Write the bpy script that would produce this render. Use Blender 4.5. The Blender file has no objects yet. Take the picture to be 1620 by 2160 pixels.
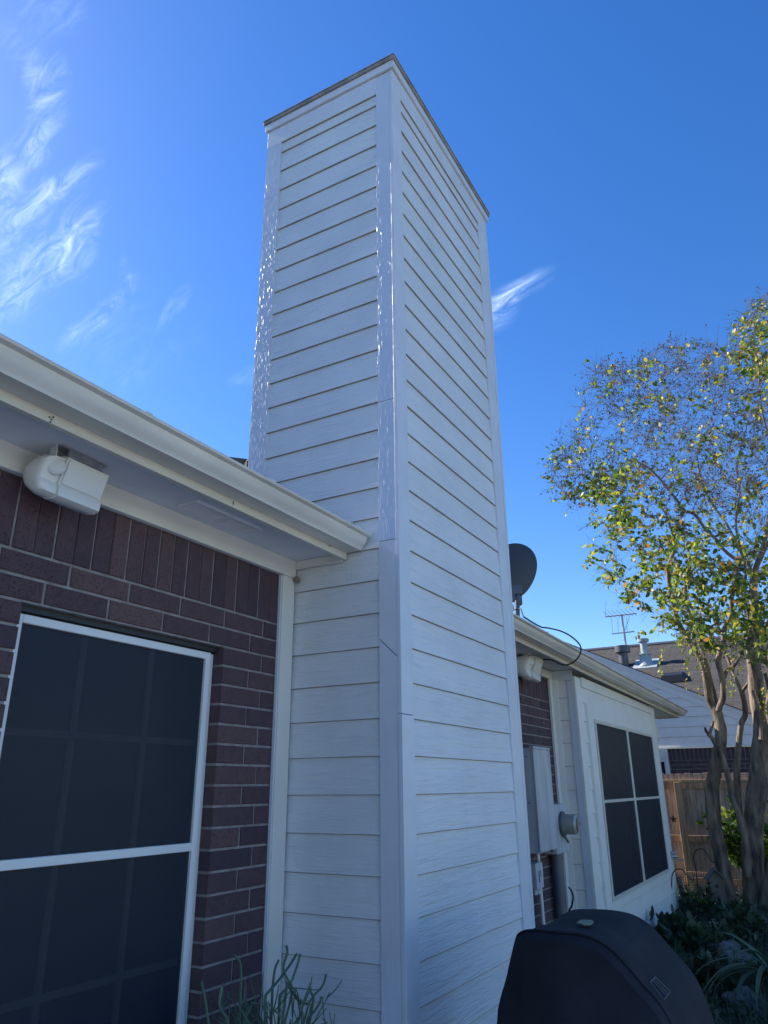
import bpy, math, random
import numpy as np
from mathutils import Vector, Matrix, noise
random.seed(7); rng = np.random.default_rng(7)
S = bpy.context.scene; COL = S.collection

# ------------------------------------------------------------ camera
CAMX = (0.49330536, -0.86982055, -0.00787652)     # camera right
CAMD = (0.29964222, 0.17842431, -0.93721892)      # camera down
CAMF = (0.81661764, 0.45997498, 0.34865263)       # camera forward
CP = Vector((-2.777, -1.486, 1.62)); FPX = 1559.9
cd = bpy.data.cameras.new("camera"); cam = bpy.data.objects.new("camera", cd); COL.objects.link(cam)
X = Vector(CAMX); Y = -Vector(CAMD); Z = -Vector(CAMF)
cam.matrix_world = Matrix(((X.x, Y.x, Z.x, CP.x), (X.y, Y.y, Z.y, CP.y), (X.z, Y.z, Z.z, CP.z), (0, 0, 0, 1)))
cd.sensor_fit = 'VERTICAL'; cd.sensor_height = 36; cd.lens = FPX / 2160 * 36; cd.clip_start = .05; cd.clip_end = 5000
S.camera = cam

# ------------------------------------------------------------ light, sky, exposure
SUN_AZ, SUN_EL = 90.3, 38.0
sd = Vector((math.cos(math.radians(SUN_AZ)) * math.cos(math.radians(SUN_EL)), math.sin(math.radians(SUN_AZ)) * math.cos(math.radians(SUN_EL)), math.sin(math.radians(SUN_EL))))
ld = bpy.data.lights.new("sun", 'SUN'); ld.energy = 5.0; ld.angle = math.radians(.5); ld.color = (1, .93, .82)
lo = bpy.data.objects.new("sun", ld); COL.objects.link(lo); lo.rotation_euler = sd.to_track_quat('Z', 'Y').to_euler()
S.view_settings.view_transform = 'Standard'; S.view_settings.look = 'None'; S.view_settings.exposure = 0.95; S.view_settings.gamma = 1

def ray(px, py):
    v = X * (px - 810) + Vector(CAMD) * (py - 1080) + Vector(CAMF) * FPX
    return v.normalized()
def at(px, py, ax, val):          # where the sight line through a photo pixel meets the plane axis = val
    r = ray(px, py); t = (val - CP[ax]) / r[ax]; return CP + r * t

W = bpy.data.worlds.new("World"); S.world = W; W.use_nodes = True
nt = W.node_tree; nt.nodes.clear()
def N(nt, t, **k):
    n = nt.nodes.new(t)
    for a, b in k.items():
        if a.startswith('i_'): n.inputs[a[2:].replace('_', ' ')].default_value = b
        else: setattr(n, a, b)
    return n
def mth(nt, op, a, b=None, c=None, clamp=False):
    n = nt.nodes.new('ShaderNodeMath'); n.operation = op; n.use_clamp = clamp
    for i, v in enumerate((a, b, c)):
        if v is None: continue
        if isinstance(v, (int, float)): n.inputs[i].default_value = v
        else: nt.links.new(v, n.inputs[i])
    return n.outputs[0]
sky = N(nt, 'ShaderNodeTexSky', sky_type='NISHITA', sun_disc=False)
sky.sun_elevation = math.radians(SUN_EL); sky.sun_rotation = math.radians(90 - SUN_AZ)
sky.air_density = 1.0; sky.dust_density = .25; sky.ozone_density = 3.0; sky.altitude = 50
hs = N(nt, 'ShaderNodeHueSaturation'); hs.inputs['Saturation'].default_value = 1.31; hs.inputs['Value'].default_value = 1.0; hs.inputs['Hue'].default_value = .511
nt.links.new(sky.outputs[0], hs.inputs['Color'])
tc = N(nt, 'ShaderNodeTexCoord')
def vdot(v):
    n = nt.nodes.new('ShaderNodeVectorMath'); n.operation = 'DOT_PRODUCT'; nt.links.new(tc.outputs['Generated'], n.inputs[0]); n.inputs[1].default_value = v; return n.outputs['Value']
def frame(cpx, cpy, dpx, dpy):
    c = ray(cpx, cpy); a = (ray(cpx + dpx, cpy + dpy) - c); a = (a - c * a.dot(c)).normalized(); return c, a, c.cross(a)
def wisp_noise(cpx, cpy, dpx, dpy, su, sv, seed, lo_, hi_, dist=1.0):
    c, a, b = frame(cpx, cpy, dpx, dpy); cmb = nt.nodes.new('ShaderNodeCombineXYZ')
    nt.links.new(mth(nt, 'MULTIPLY', vdot(a), su), cmb.inputs[0]); nt.links.new(mth(nt, 'MULTIPLY', vdot(b), sv), cmb.inputs[1]); cmb.inputs[2].default_value = seed
    no = N(nt, 'ShaderNodeTexNoise'); no.inputs['Scale'].default_value = 1; no.inputs['Detail'].default_value = 12; no.inputs['Roughness'].default_value = .66; no.inputs['Distortion'].default_value = dist
    nt.links.new(cmb.outputs[0], no.inputs['Vector'])
    mr = N(nt, 'ShaderNodeMapRange', interpolation_type='SMOOTHSTEP'); mr.inputs['From Min'].default_value = lo_; mr.inputs['From Max'].default_value = hi_
    nt.links.new(no.outputs['Fac'], mr.inputs['Value']); return mr.outputs[0]
warp = N(nt, 'ShaderNodeTexNoise'); warp.inputs['Scale'].default_value = 14; warp.inputs['Detail'].default_value = 3; nt.links.new(tc.outputs['Generated'], warp.inputs['Vector'])
wv_ = mth(nt, 'MULTIPLY', mth(nt, 'SUBTRACT', warp.outputs['Fac'], .5), .035)
def wisp(cpx, cpy, dpx, dpy, ln, wd, amp):
    c, a, b = frame(cpx, cpy, dpx, dpy)
    cu = mth(nt, 'DIVIDE', mth(nt, 'ADD', vdot(a), wv_), ln / 1600); cv = mth(nt, 'DIVIDE', mth(nt, 'ADD', vdot(b), wv_), wd / 1600)
    r2 = mth(nt, 'ADD', mth(nt, 'MULTIPLY', cu, cu), mth(nt, 'MULTIPLY', cv, cv)); m = mth(nt, 'SUBTRACT', 1, r2, clamp=True)
    m = mth(nt, 'MULTIPLY', mth(nt, 'MULTIPLY', m, m), mth(nt, 'GREATER_THAN', vdot(c), 0)); return mth(nt, 'MULTIPLY', m, amp)
n1 = wisp_noise(120, 480, 60, -60, 22, 60, 1.3, .34, .86); n2 = wisp_noise(1085, 625, 72, -42, 14, 60, 5.2, .30, .95)
tot = None
for q in ((88, 225, -6, 70, 110, 50, .75), (45, 345, -50, 60, 120, 46, .75), (0, 410, -50, 60, 90, 50, .5), (115, 400, 62, -48, 130, 30, .95), (50, 450, 62, -30, 120, 50, .45), (165, 490, 42, -65, 110, 48, .75), (95, 560, 70, -48, 140, 62, .85), (25, 630, 55, -50, 110, 46, .7), (20, 520, 60, -40, 110, 70, .4),
          (270, 580, -4, -40, 55, 16, .35), (205, 662, 66, -60, 140, 26, .75), (362, 648, 36, -40, 75, 18, .5), (230, 700, 60, -50, 160, 60, .16), (110, 30, 60, -30, 90, 50, .3), (60, 150, 40, 60, 110, 40, .3), (520, 790, 60, -20, 60, 30, .3), (300, 760, 70, -60, 200, 60, .14)):
    w_ = wisp(*q); tot = w_ if tot is None else mth(nt, 'ADD', tot, w_)
tot = mth(nt, 'MULTIPLY', mth(nt, 'MULTIPLY', tot, n1), .34)
t2 = mth(nt, 'ADD', wisp(1085, 620, 72, -44, 110, 30, .48), wisp(1050, 650, 60, -55, 90, 40, .32)); tot = mth(nt, 'ADD', tot, mth(nt, 'MULTIPLY', t2, n2), clamp=True)
mx = N(nt, 'ShaderNodeMix', data_type='RGBA'); nt.links.new(tot, mx.inputs['Factor']); nt.links.new(hs.outputs[0], mx.inputs[6])
mx.inputs[7].default_value = (8.0, 9.3, 10.5, 1)
bg = N(nt, 'ShaderNodeBackground'); bg.inputs['Strength'].default_value = .122
nt.links.new(mx.outputs[2], bg.inputs['Color']); out = N(nt, 'ShaderNodeOutputWorld'); nt.links.new(bg.outputs[0], out.inputs['Surface'])

# ------------------------------------------------------------ materials
def mat(name, col, rough=.6, metal=0, spec=.5, grain=None, gb=.3, gd=.002, var=.12, vscale=4, coat=0, transl=0, col2=None, vmap=None):
    m = bpy.data.materials.new(name); m.use_nodes = True; t = m.node_tree; b = t.nodes['Principled BSDF']
    b.inputs['Roughness'].default_value = rough; b.inputs['Metallic'].default_value = metal; b.inputs['Specular IOR Level'].default_value = spec
    b.inputs['Coat Weight'].default_value = coat; b.inputs['Coat Roughness'].default_value = .15
    c = t.nodes.new('ShaderNodeTexCoord'); no = t.nodes.new('ShaderNodeTexNoise'); no.inputs['Scale'].default_value = vscale; no.inputs['Detail'].default_value = 6
    src = c.outputs['Object']
    if vmap:
        mp = t.nodes.new('ShaderNodeMapping'); mp.inputs['Scale'].default_value = vmap; t.links.new(src, mp.inputs['Vector']); t.links.new(mp.outputs[0], no.inputs['Vector'])
    else: t.links.new(src, no.inputs['Vector'])
    mx = t.nodes.new('ShaderNodeMix'); mx.data_type = 'RGBA'
    d = col2 or [x * (1 - var) for x in col]; mx.inputs[6].default_value = (*d, 1); mx.inputs[7].default_value = (*[min(1, x * (1 + (0 if col2 else var * .5))) for x in col], 1)
    rm = t.nodes.new('ShaderNodeMapRange'); rm.inputs['From Min'].default_value = .32; rm.inputs['From Max'].default_value = .68; t.links.new(no.outputs['Fac'], rm.inputs['Value'])
    t.links.new(rm.outputs[0], mx.inputs['Factor']); t.links.new(mx.outputs[2], b.inputs['Base Color'])
    if grain:
        hsum = None
        for sc, wt in grain:
            mp = t.nodes.new('ShaderNodeMapping'); mp.inputs['Scale'].default_value = sc; t.links.new(c.outputs['Object'], mp.inputs['Vector'])
            g = t.nodes.new('ShaderNodeTexNoise'); g.inputs['Scale'].default_value = 1; g.inputs['Detail'].default_value = 5; g.inputs['Distortion'].default_value = 1.2; t.links.new(mp.outputs[0], g.inputs['Vector'])
            x = mth(t, 'MULTIPLY', g.outputs['Fac'], wt); hsum = x if hsum is None else mth(t, 'ADD', hsum, x)
        bp = t.nodes.new('ShaderNodeBump'); bp.inputs['Strength'].default_value = gb; bp.inputs['Distance'].default_value = gd
        t.links.new(hsum, bp.inputs['Height']); t.links.new(bp.outputs[0], b.inputs['Normal'])
    if transl:
        tr = t.nodes.new('ShaderNodeBsdfTranslucent'); t.links.new(mx.outputs[2], tr.inputs['Color'])
        ms = t.nodes.new('ShaderNodeMixShader'); ms.inputs[0].default_value = transl
        t.links.new(b.outputs[0], ms.inputs[1]); t.links.new(tr.outputs[0], ms.inputs[2]); t.links.new(ms.outputs[0], t.nodes['Material Output'].inputs['Surface'])
    return m
HG = [((5, 5, 75), 1), ((1.5, 1.5, 22), .8)]
M_ = {}
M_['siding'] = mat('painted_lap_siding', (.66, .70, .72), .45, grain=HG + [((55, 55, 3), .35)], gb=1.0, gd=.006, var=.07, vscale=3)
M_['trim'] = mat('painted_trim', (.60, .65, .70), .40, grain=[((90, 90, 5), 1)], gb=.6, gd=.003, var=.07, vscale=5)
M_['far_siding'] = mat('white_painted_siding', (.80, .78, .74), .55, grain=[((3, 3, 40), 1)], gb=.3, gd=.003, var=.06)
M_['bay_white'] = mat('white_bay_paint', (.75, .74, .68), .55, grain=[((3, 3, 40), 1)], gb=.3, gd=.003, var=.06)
M_['lap_shade'] = mat('painted_lap_shade', (.27, .275, .245), .9, var=.25, vscale=8)  # dark colour painted in for the shade under laps and header
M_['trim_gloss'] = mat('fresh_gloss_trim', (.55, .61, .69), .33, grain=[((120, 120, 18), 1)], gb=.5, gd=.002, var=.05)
M_['gutter'] = mat('gutter_enamel', (.64, .63, .56), .32, grain=[((.6, 6, 6), 1)], gb=.15, gd=.01, var=.16, vscale=2, vmap=(1.2, 5, 5))
M_['fascia'] = mat('fascia_paint', (.62, .60, .51), .55, grain=[((3, 40, 40), 1)], gb=.4, gd=.002, var=.08)
M_['soffit'] = mat('soffit_paint', (.62, .65, .68), .6, grain=[((8, 8, 8), 1)], gb=.2, gd=.002, var=.1)
M_['frieze'] = mat('frieze_paint', (.66, .66, .60), .5, grain=[((3, 40, 40), 1)], gb=.3, gd=.002, var=.07)
M_['metal_cap'] = mat('weathered_cap_metal', (.30, .28, .24), .6, metal=.2, var=.35, vscale=12)
M_['mortar'] = mat('mortar', (.27, .25, .24), .95, grain=[((90, 90, 90), 1)], gb=.8, gd=.004, var=.3, vscale=20)
def brick_mat():
    m = bpy.data.materials.new('brick_clay'); m.use_nodes = True; t = m.node_tree; b = t.nodes['Principled BSDF']; b.inputs['Roughness'].default_value = .8
    at_ = t.nodes.new('ShaderNodeAttribute'); at_.attribute_name = 'tint'
    cr = t.nodes.new('ShaderNodeValToRGB'); e = cr.color_ramp.elements; e[0].color = (.048, .031, .042, 1); e[1].color = (.112, .066, .064, 1); k = cr.color_ramp.elements.new(.5); k.color = (.076, .044, .052, 1)
    c = t.nodes.new('ShaderNodeTexCoord'); no = t.nodes.new('ShaderNodeTexNoise'); no.inputs['Scale'].default_value = 22; no.inputs['Detail'].default_value = 8; t.links.new(c.outputs['Object'], no.inputs['Vector'])
    s = mth(t, 'ADD', at_.outputs['Fac'], mth(t, 'MULTIPLY', mth(t, 'SUBTRACT', no.outputs['Fac'], .5), .9)); t.links.new(s, cr.inputs[0])
    vo = t.nodes.new('ShaderNodeTexNoise'); vo.inputs['Scale'].default_value = 160; vo.inputs['Detail'].default_value = 2; t.links.new(c.outputs['Object'], vo.inputs['Vector'])
    pit = t.nodes.new('ShaderNodeMapRange'); pit.inputs['From Min'].default_value = .30; pit.inputs['From Max'].default_value = .42; t.links.new(vo.outputs['Fac'], pit.inputs['Value'])
    mx = t.nodes.new('ShaderNodeMix'); mx.data_type = 'RGBA'; mx.inputs[6].default_value = (.040, .020, .026, 1); t.links.new(pit.outputs[0], mx.inputs['Factor']); t.links.new(cr.outputs[0], mx.inputs[7]); t.links.new(mx.outputs[2], b.inputs['Base Color'])
    bp = t.nodes.new('ShaderNodeBump'); bp.inputs['Strength'].default_value = .7; bp.inputs['Distance'].default_value = .003; t.links.new(mth(t, 'ADD', pit.outputs[0], no.outputs['Fac']), bp.inputs['Height']); t.links.new(bp.outputs[0], b.inputs['Normal'])
    return m
M_['brick'] = brick_mat()
M_['screen_frame'] = mat('screen_frame_enamel', (.66, .68, .66), .4, var=.05)
M_['screen_frame_cream'] = mat('cream_screen_frame', (.60, .60, .50), .45, var=.05)
def screen_mat(name, alpha, c1, c2):
    m = bpy.data.materials.new(name); m.use_nodes = True; t = m.node_tree; b = t.nodes['Principled BSDF']; b.inputs['Roughness'].default_value = .55; b.inputs['Specular IOR Level'].default_value = .4
    c = t.nodes.new('ShaderNodeTexCoord'); no = t.nodes.new('ShaderNodeTexNoise'); no.inputs['Scale'].default_value = 2.5; t.links.new(c.outputs['Object'], no.inputs['Vector'])
    ck = t.nodes.new('ShaderNodeTexNoise'); ck.inputs['Scale'].default_value = 700; ck.inputs['Detail'].default_value = 1; t.links.new(c.outputs['Object'], ck.inputs['Vector'])
    mx = t.nodes.new('ShaderNodeMix'); mx.data_type = 'RGBA'; mx.inputs[6].default_value = (*c1, 1); mx.inputs[7].default_value = (*c2, 1)
    t.links.new(mth(t, 'MULTIPLY', mth(t, 'ADD', no.outputs['Fac'], ck.outputs['Fac']), .5), mx.inputs['Factor']); t.links.new(mx.outputs[2], b.inputs['Base Color'])
    b.inputs['Alpha'].default_value = alpha
    return m
M_['screen'] = screen_mat('solar_screen_mesh', .63, (.008, .014, .026), (.018, .028, .046))
M_['glass'] = mat('window_glass', (.02, .025, .03), .06, spec=.6, var=.0)
M_['blind'] = mat('interior_blind', (.30, .30, .30), .7, var=.1, vmap=(.2, .2, 30))
M_['shingle'] = None
def shingle_mat(name, c1, c2, axis):
    m = bpy.data.materials.new(name); m.use_nodes = True; t = m.node_tree; b = t.nodes['Principled BSDF']; b.inputs['Roughness'].default_value = .95
    uv = t.nodes.new('ShaderNodeUVMap'); br = t.nodes.new('ShaderNodeTexBrick'); br.inputs['Scale'].default_value = 1; br.inputs['Brick Width'].default_value = .32; br.inputs['Row Height'].default_value = .145
    br.inputs['Mortar Size'].default_value = .007; br.inputs['Mortar Smooth'].default_value = .3; br.inputs['Color1'].default_value = (*c1, 1); br.inputs['Color2'].default_value = (*c2, 1); br.inputs['Mortar'].default_value = (c1[0] * .28, c1[1] * .28, c1[2] * .28, 1); br.inputs['Bias'].default_value = 0
    t.links.new(uv.outputs[0], br.inputs['Vector'])
    no = t.nodes.new('ShaderNodeTexNoise'); no.inputs['Scale'].default_value = 60; no.inputs['Detail'].default_value = 4; t.links.new(uv.outputs[0], no.inputs['Vector'])
    mx = t.nodes.new('ShaderNodeMix'); mx.data_type = 'RGBA'; mx.blend_type = 'MULTIPLY'; mx.inputs['Factor'].default_value = .7; t.links.new(br.outputs['Color'], mx.inputs[6])
    n2 = t.nodes.new('ShaderNodeMapRange'); n2.inputs['To Min'].default_value = .4; n2.inputs['To Max'].default_value = 1.5; t.links.new(no.outputs['Fac'], n2.inputs['Value']); t.links.new(n2.outputs[0], mx.inputs[7])
    t.links.new(mx.outputs[2], b.inputs['Base Color'])
    bp = t.nodes.new('ShaderNodeBump'); bp.inputs['Strength'].default_value = .8; bp.inputs['Distance'].default_value = .01; bp.invert = True; t.links.new(br.outputs['Fac'], bp.inputs['Height']); t.links.new(bp.outputs[0], b.inputs['Normal'])
    return m
M_['shingle'] = shingle_mat('roof_shingles', (.042, .039, .038), (.066, .060, .057), 0)
M_['cedar'] = mat('cedar_board', (.62, .38, .24), .85, grain=[((60, 60, 3), 1)], gb=.6, gd=.004, col2=(.23, .14, .10), vmap=(9, 9, 1.2), vscale=3)
M_['cedar_gray'] = mat('weathered_cedar', (.56, .42, .33), .9, grain=[((60, 60, 3), 1)], gb=.6, gd=.004, col2=(.28, .20, .155), vmap=(9, 9, 1.2), vscale=3)
M_['post'] = mat('pine_post', (.52, .37, .22), .85, grain=[((60, 60, 3), 1)], gb=.6, gd=.004, col2=(.26, .18, .11), vmap=(12, 12, .8), vscale=3)
M_['white_plastic'] = mat('white_plastic', (.62, .63, .60), .38, var=.04)
M_['galv'] = mat('galvanised_metal', (.38, .40, .42), .4, metal=.5, var=.3, vscale=14)
M_['gray_paint'] = mat('gray_enamel_box', (.44, .47, .49), .5, var=.28, vscale=9, vmap=(1, 1, .25))
M_['gray_dark'] = mat('dark_gray_metal', (.10, .11, .125), .5, var=.2)
M_['dish'] = mat('dish_gray', (.055, .056, .062), .55, var=.12)
M_['black'] = mat('black_rubber_and_head_shade', (.012, .012, .014), .5)
M_['iron'] = mat('wrought_iron', (.02, .019, .02), .55)
M_['cover'] = mat('black_cover_fabric', (.024, .027, .033), .85, spec=.2, grain=[((300, 300, 300), 1), ((6, 6, 2), 3)], gb=.35, gd=.004, var=.3, vscale=5)
M_['bark'] = mat('crape_myrtle_bark', (.30, .23, .16), .8, grain=[((14, 14, 3), 1), ((60, 60, 20), .3)], gb=.9, gd=.02, col2=(.045, .036, .032), vmap=(6, 6, 1.6), vscale=2.4)
M_['twig'] = mat('twig_bark', (.20, .165, .145), .9, var=.3, vscale=10)
M_['pod'] = mat('seed_pod', (.055, .035, .030), .8)
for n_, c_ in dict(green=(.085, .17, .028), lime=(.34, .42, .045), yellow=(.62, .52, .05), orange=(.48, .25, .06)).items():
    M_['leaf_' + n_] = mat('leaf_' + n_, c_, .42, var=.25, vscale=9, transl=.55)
M_['pale_leaf'] = mat('dry_pale_leaf', (.25, .25, .15), .7, var=.2)
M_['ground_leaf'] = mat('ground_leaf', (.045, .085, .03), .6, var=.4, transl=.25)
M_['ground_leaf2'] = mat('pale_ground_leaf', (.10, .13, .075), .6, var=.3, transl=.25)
M_['straw'] = mat('dry_straw', (.25, .21, .15), .9, var=.3)
M_['succ'] = mat('pencil_stem', (.075, .14, .085), .45, var=.3, vscale=10)
M_['strap'] = mat('strap_leaf', (.12, .17, .09), .45, var=.3, transl=.2)
M_['rock'] = mat('limestone_rock', (.17, .16, .15), .9, grain=[((12, 12, 12), 1)], gb=.9, gd=.03, var=.4, vscale=6)
M_['soil'] = mat('mulched_soil', (.050, .042, .034), 1, grain=[((25, 25, 25), 1)], gb=1, gd=.03, var=.5, vscale=9)
M_['concrete'] = mat('bounce_concrete', (.62, .60, .56), .9, grain=[((40, 40, 40), 1)], gb=.5, gd=.003, var=.2)
M_['lawn'] = mat('winter_lawn', (.30, .28, .17), 1, var=.4, grain=[((60, 60, 60), 1)], gb=1, gd=.02)
M_['rust'] = mat('rusty_wire', (.34, .19, .12), .7, var=.3)
M_['old_wood'] = mat('old_wood', (.16, .13, .11), .9, grain=[((60, 60, 4), 1)], gb=.6, gd=.004, var=.4)
M_['terracotta'] = mat('dark_planter_clay', (.07, .065, .065), .7, var=.3)
M_['mud'] = mat('dried_mud', (.20, .15, .11), .95, grain=[((120, 120, 120), 1)], gb=1, gd=.004)
M_['sunfleck'] = mat('painted_sunfleck', (.75, .66, .55), .6, transl=.4)  # pale tone standing in for sunlight on dry leaves
M_['pvc'] = mat('lead_gray_pipe', (.36, .42, .43), .5, var=.2)
M_['label'] = mat('printed_label', (.12, .13, .14), .6)
M_['meter_glass'] = mat('yellowed_meter_glass', (.30, .31, .27), .12, coat=.6, var=.15, vscale=20)

# ------------------------------------------------------------ mesh helpers
class MB:
    def __init__(s): s.v = []; s.f = []; s.mi = []; s.uv = None; s.tint = []
    def add(s, vs, fs, mi=0, tint=None):
        o = len(s.v); s.v.extend([tuple(p) for p in vs]); s.f.extend([tuple(i + o for i in f) for f in fs]); s.mi.extend([mi] * len(fs)); s.tint.extend([tint if tint is not None else .5] * len(fs)); return s
    def box(s, x0, y0, z0, x1, y1, z1, mi=0, tint=None, zs=None):
        if x0 > x1: x0, x1 = x1, x0
        if y0 > y1: y0, y1 = y1, y0
        if z0 > z1: z0, z1 = z1, z0
        v = [(x, y, z) for z in (z0, z1) for y in (y0, y1) for x in (x0, x1)]
        return s.add(v, [(0, 2, 3, 1), (4, 5, 7, 6), (0, 1, 5, 4), (2, 6, 7, 3), (0, 4, 6, 2), (1, 3, 7, 5)], mi, tint)
    def obox(s, c, ax, hx, hy, hz, mi=0):      # oriented box, ax = 3 unit vectors
        vs = [Vector(c) + ax[0] * (hx * a) + ax[1] * (hy * b) + ax[2] * (hz * d) for d in (-1, 1) for b in (-1, 1) for a in (-1, 1)]
        return s.add(vs, [(0, 2, 3, 1), (4, 5, 7, 6), (0, 1, 5, 4), (2, 6, 7, 3), (0, 4, 6, 2), (1, 3, 7, 5)], mi)
    def prism(s, prof, p0, p1, mi=0, cap=True): # prof: list of (a,b) points placed as full 3D by functions p0,p1
        n = len(prof); a = [p0(*q) for q in prof]; b = [p1(*q) for q in prof]
        fs = [(i, (i + 1) % n, n + (i + 1) % n, n + i) for i in range(n)]
        if cap: fs += [tuple(range(n))[::-1], tuple(range(n, 2 * n))]
        return s.add(a + b, fs, mi)
    def tube(s, pts, rad, seg=8, mi=0, cap=True):
        pts = [Vector(p) for p in pts]; n = len(pts)
        if not hasattr(rad, '__len__'): rad = [rad] * n
        vs = []; up = None
        for i, p in enumerate(pts):
            t = (pts[min(i + 1, n - 1)] - pts[max(i - 1, 0)]); t = t.normalized() if t.length > 1e-9 else Vector((0, 0, 1))
            if up is None: up = t.orthogonal().normalized()
            else:
                up = up - t * up.dot(t); up = up.normalized() if up.length > 1e-6 else t.orthogonal().normalized()
            b = t.cross(up)
            for k in range(seg):
                a = 2 * math.pi * k / seg; vs.append(p + (up * math.cos(a) + b * math.sin(a)) * rad[i])
        fs = [(i * seg + k, i * seg + (k + 1) % seg, (i + 1) * seg + (k + 1) % seg, (i + 1) * seg + k) for i in range(n - 1) for k in range(seg)]
        if cap: fs += [tuple(range(seg))[::-1], tuple(range((n - 1) * seg, n * seg))]
        return s.add(vs, fs, mi)
    def lathe(s, prof, org, axis=(0, 0, 1), seg=24, mi=0):  # prof (r,h)
        ax = Vector(axis).normalized(); u = ax.orthogonal().normalized(); w = ax.cross(u); org = Vector(org); vs = []
        for r, h in prof:
            for k in range(seg):
                a = 2 * math.pi * k / seg; vs.append(org + ax * h + (u * math.cos(a) + w * math.sin(a)) * r)
        n = len(prof); fs = [(i * seg + k, i * seg + (k + 1) % seg, (i + 1) * seg + (k + 1) % seg, (i + 1) * seg + k) for i in range(n - 1) for k in range(seg)]
        return s.add(vs, fs + [tuple(range(seg))[::-1], tuple(range((n - 1) * seg, n * seg))], mi)
    def build(s, name, mats, parent=None, smooth=False, bevel=0, tint=False, origin=None):
        me = bpy.data.meshes.new(name)
        o0 = Vector(origin) if origin is not None else (parent_loc(parent) if parent else Vector((0, 0, 0)))
        v = np.array([tuple(p) for p in s.v], dtype=float).reshape(-1, 3) - np.array(o0)
        me.from_pydata(v.tolist(), [], s.f); 
        if not isinstance(mats, (list, tuple)): mats = [mats]
        for m in mats: me.materials.append(m)
        if len(mats) > 1: me.polygons.foreach_set('material_index', s.mi)
        if tint:
            at_ = me.attributes.new('tint', 'FLOAT', 'FACE'); at_.data.foreach_set('value', s.tint)
        if s.uv is not None:
            l = me.uv_layers.new(name='UVMap'); l.data.foreach_set('uv', np.array(s.uv, dtype=float).ravel())
        me.update(); me.validate()
        o = bpy.data.objects.new(name, me); COL.objects.link(o)
        if parent: o.parent = parent
        elif origin is not None: o.location = o0
        if smooth:
            me.polygons.foreach_set('use_smooth', [True] * len(me.polygons))
            md = o.modifiers.new('w', 'EDGE_SPLIT'); md.split_angle = math.radians(40)
        if bevel:
            md = o.modifiers.new('bevel', 'BEVEL'); md.width = bevel; md.segments = 2; md.limit_method = 'ANGLE'; md.angle_limit = math.radians(50)
        return o
def parent_loc(p):
    l = Vector((0, 0, 0))
    while p: l += p.location; p = p.parent
    return l
def thing(name, label, cat, loc=(0, 0, 0), group=None):
    o = bpy.data.objects.new(name, None); COL.objects.link(o); o.location = loc; o.empty_display_size = .1
    o['label'] = label; o['category'] = cat
    if group: o['group'] = group
    return o
def tag(o, label, cat, group=None):
    o['label'] = label; o['category'] = cat
    if group: o['group'] = group
    return o
def spline(pts, n=8):
    P = [Vector(p) for p in pts]; P = [P[0] * 2 - P[1]] + P + [P[-1] * 2 - P[-2]]; o = []
    for i in range(1, len(P) - 2):
        for k in range(n):
            t = k / n; o.append(.5 * ((2 * P[i]) + (P[i + 1] - P[i - 1]) * t + (2 * P[i - 1] - 5 * P[i] + 4 * P[i + 1] - P[i + 2]) * t * t + (3 * P[i] - P[i - 1] - 3 * P[i + 1] + P[i + 2]) * t ** 3))
    return o + [P[-2]]
def laps(mb, o, u, n, L, z0, z1, exp, anchor, mi=0, rec=.005):
    """clapboards: o = point on face plane, u along, n outward"""
    o = Vector(o); u = Vector(u); n = Vector(n); k = math.floor((z0 - anchor) / exp); z = anchor + k * exp
    while z < z1:
        a = max(z, z0); b = min(z + exp + .012, z1 + .0)
        ra = -rec - .009 * (a - z) / exp; rb = -rec - .009 * min(1.1, (b - z) / exp)
        def pt(s_, off, zz): q = o + u * s_ + n * off; return (q.x, q.y, zz)
        j = random.uniform(-.0006, .0006)
        c = .0030
        vs = [pt(0, ra + j, a + c), pt(L, ra - j, a + c), pt(L, rb, b), pt(0, rb, b), pt(0, -rec - .024, a), pt(L, -rec - .024, a), pt(L, -rec - .024, b), pt(0, -rec - .024, b), pt(0, ra + j - c * .8, a), pt(L, ra - j - c * .8, a)]
        mb.add(vs, [(0, 1, 2, 3), (5, 4, 7, 6), (3, 2, 6, 7), (8, 0, 3, 7, 4), (1, 9, 5, 6, 2)], mi)
        mb.add(vs, [(8, 9, 1, 0), (4, 5, 9, 8)], 1); z += exp  # chamfer and underside coloured dark as the shade line below each lap
    return mb

GZ = .10
# ------------------------------------------------------------ ground
g = MB(); nx, ny = 120, 90; xs = np.concatenate([[-400, -120, -40], np.linspace(-8, 16, nx), [40, 120, 400]]); ys = np.concatenate([[-400, -120, -40], np.linspace(-10, 6, ny), [40, 120, 400]])
gv = [(x, y, GZ + (.05 * noise.noise(Vector((x * .7, y * .7, 0))) + .02 * noise.noise(Vector((x * 4, y * 4, 3))) if abs(x) < 30 and abs(y) < 30 else 0)) for y in ys for x in xs]
nX = len(xs); g.add(gv, [(j * nX + i, j * nX + i + 1, (j + 1) * nX + i + 1, (j + 1) * nX + i) for j in range(len(ys) - 1) for i in range(nX - 1)])
o = g.build('ground', M_['soil'], smooth=True); o['kind'] = 'structure'
g = MB(); g.box(-9, -14, .0, 1.15, .55, GZ + .075); o = g.build('bounce_slab', M_['concrete'], bevel=.01); o['kind'] = 'structure'  # unseen pale slab, added to bounce sun onto soffit and chimney front
g = MB(); g.box(1.2, -40, .05, 60, -3.4, GZ + .10); g.box(-60, -40, .05, -9.05, -1, GZ + .10); o = g.build('lawn', M_['lawn']); o['kind'] = 'structure'

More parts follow.
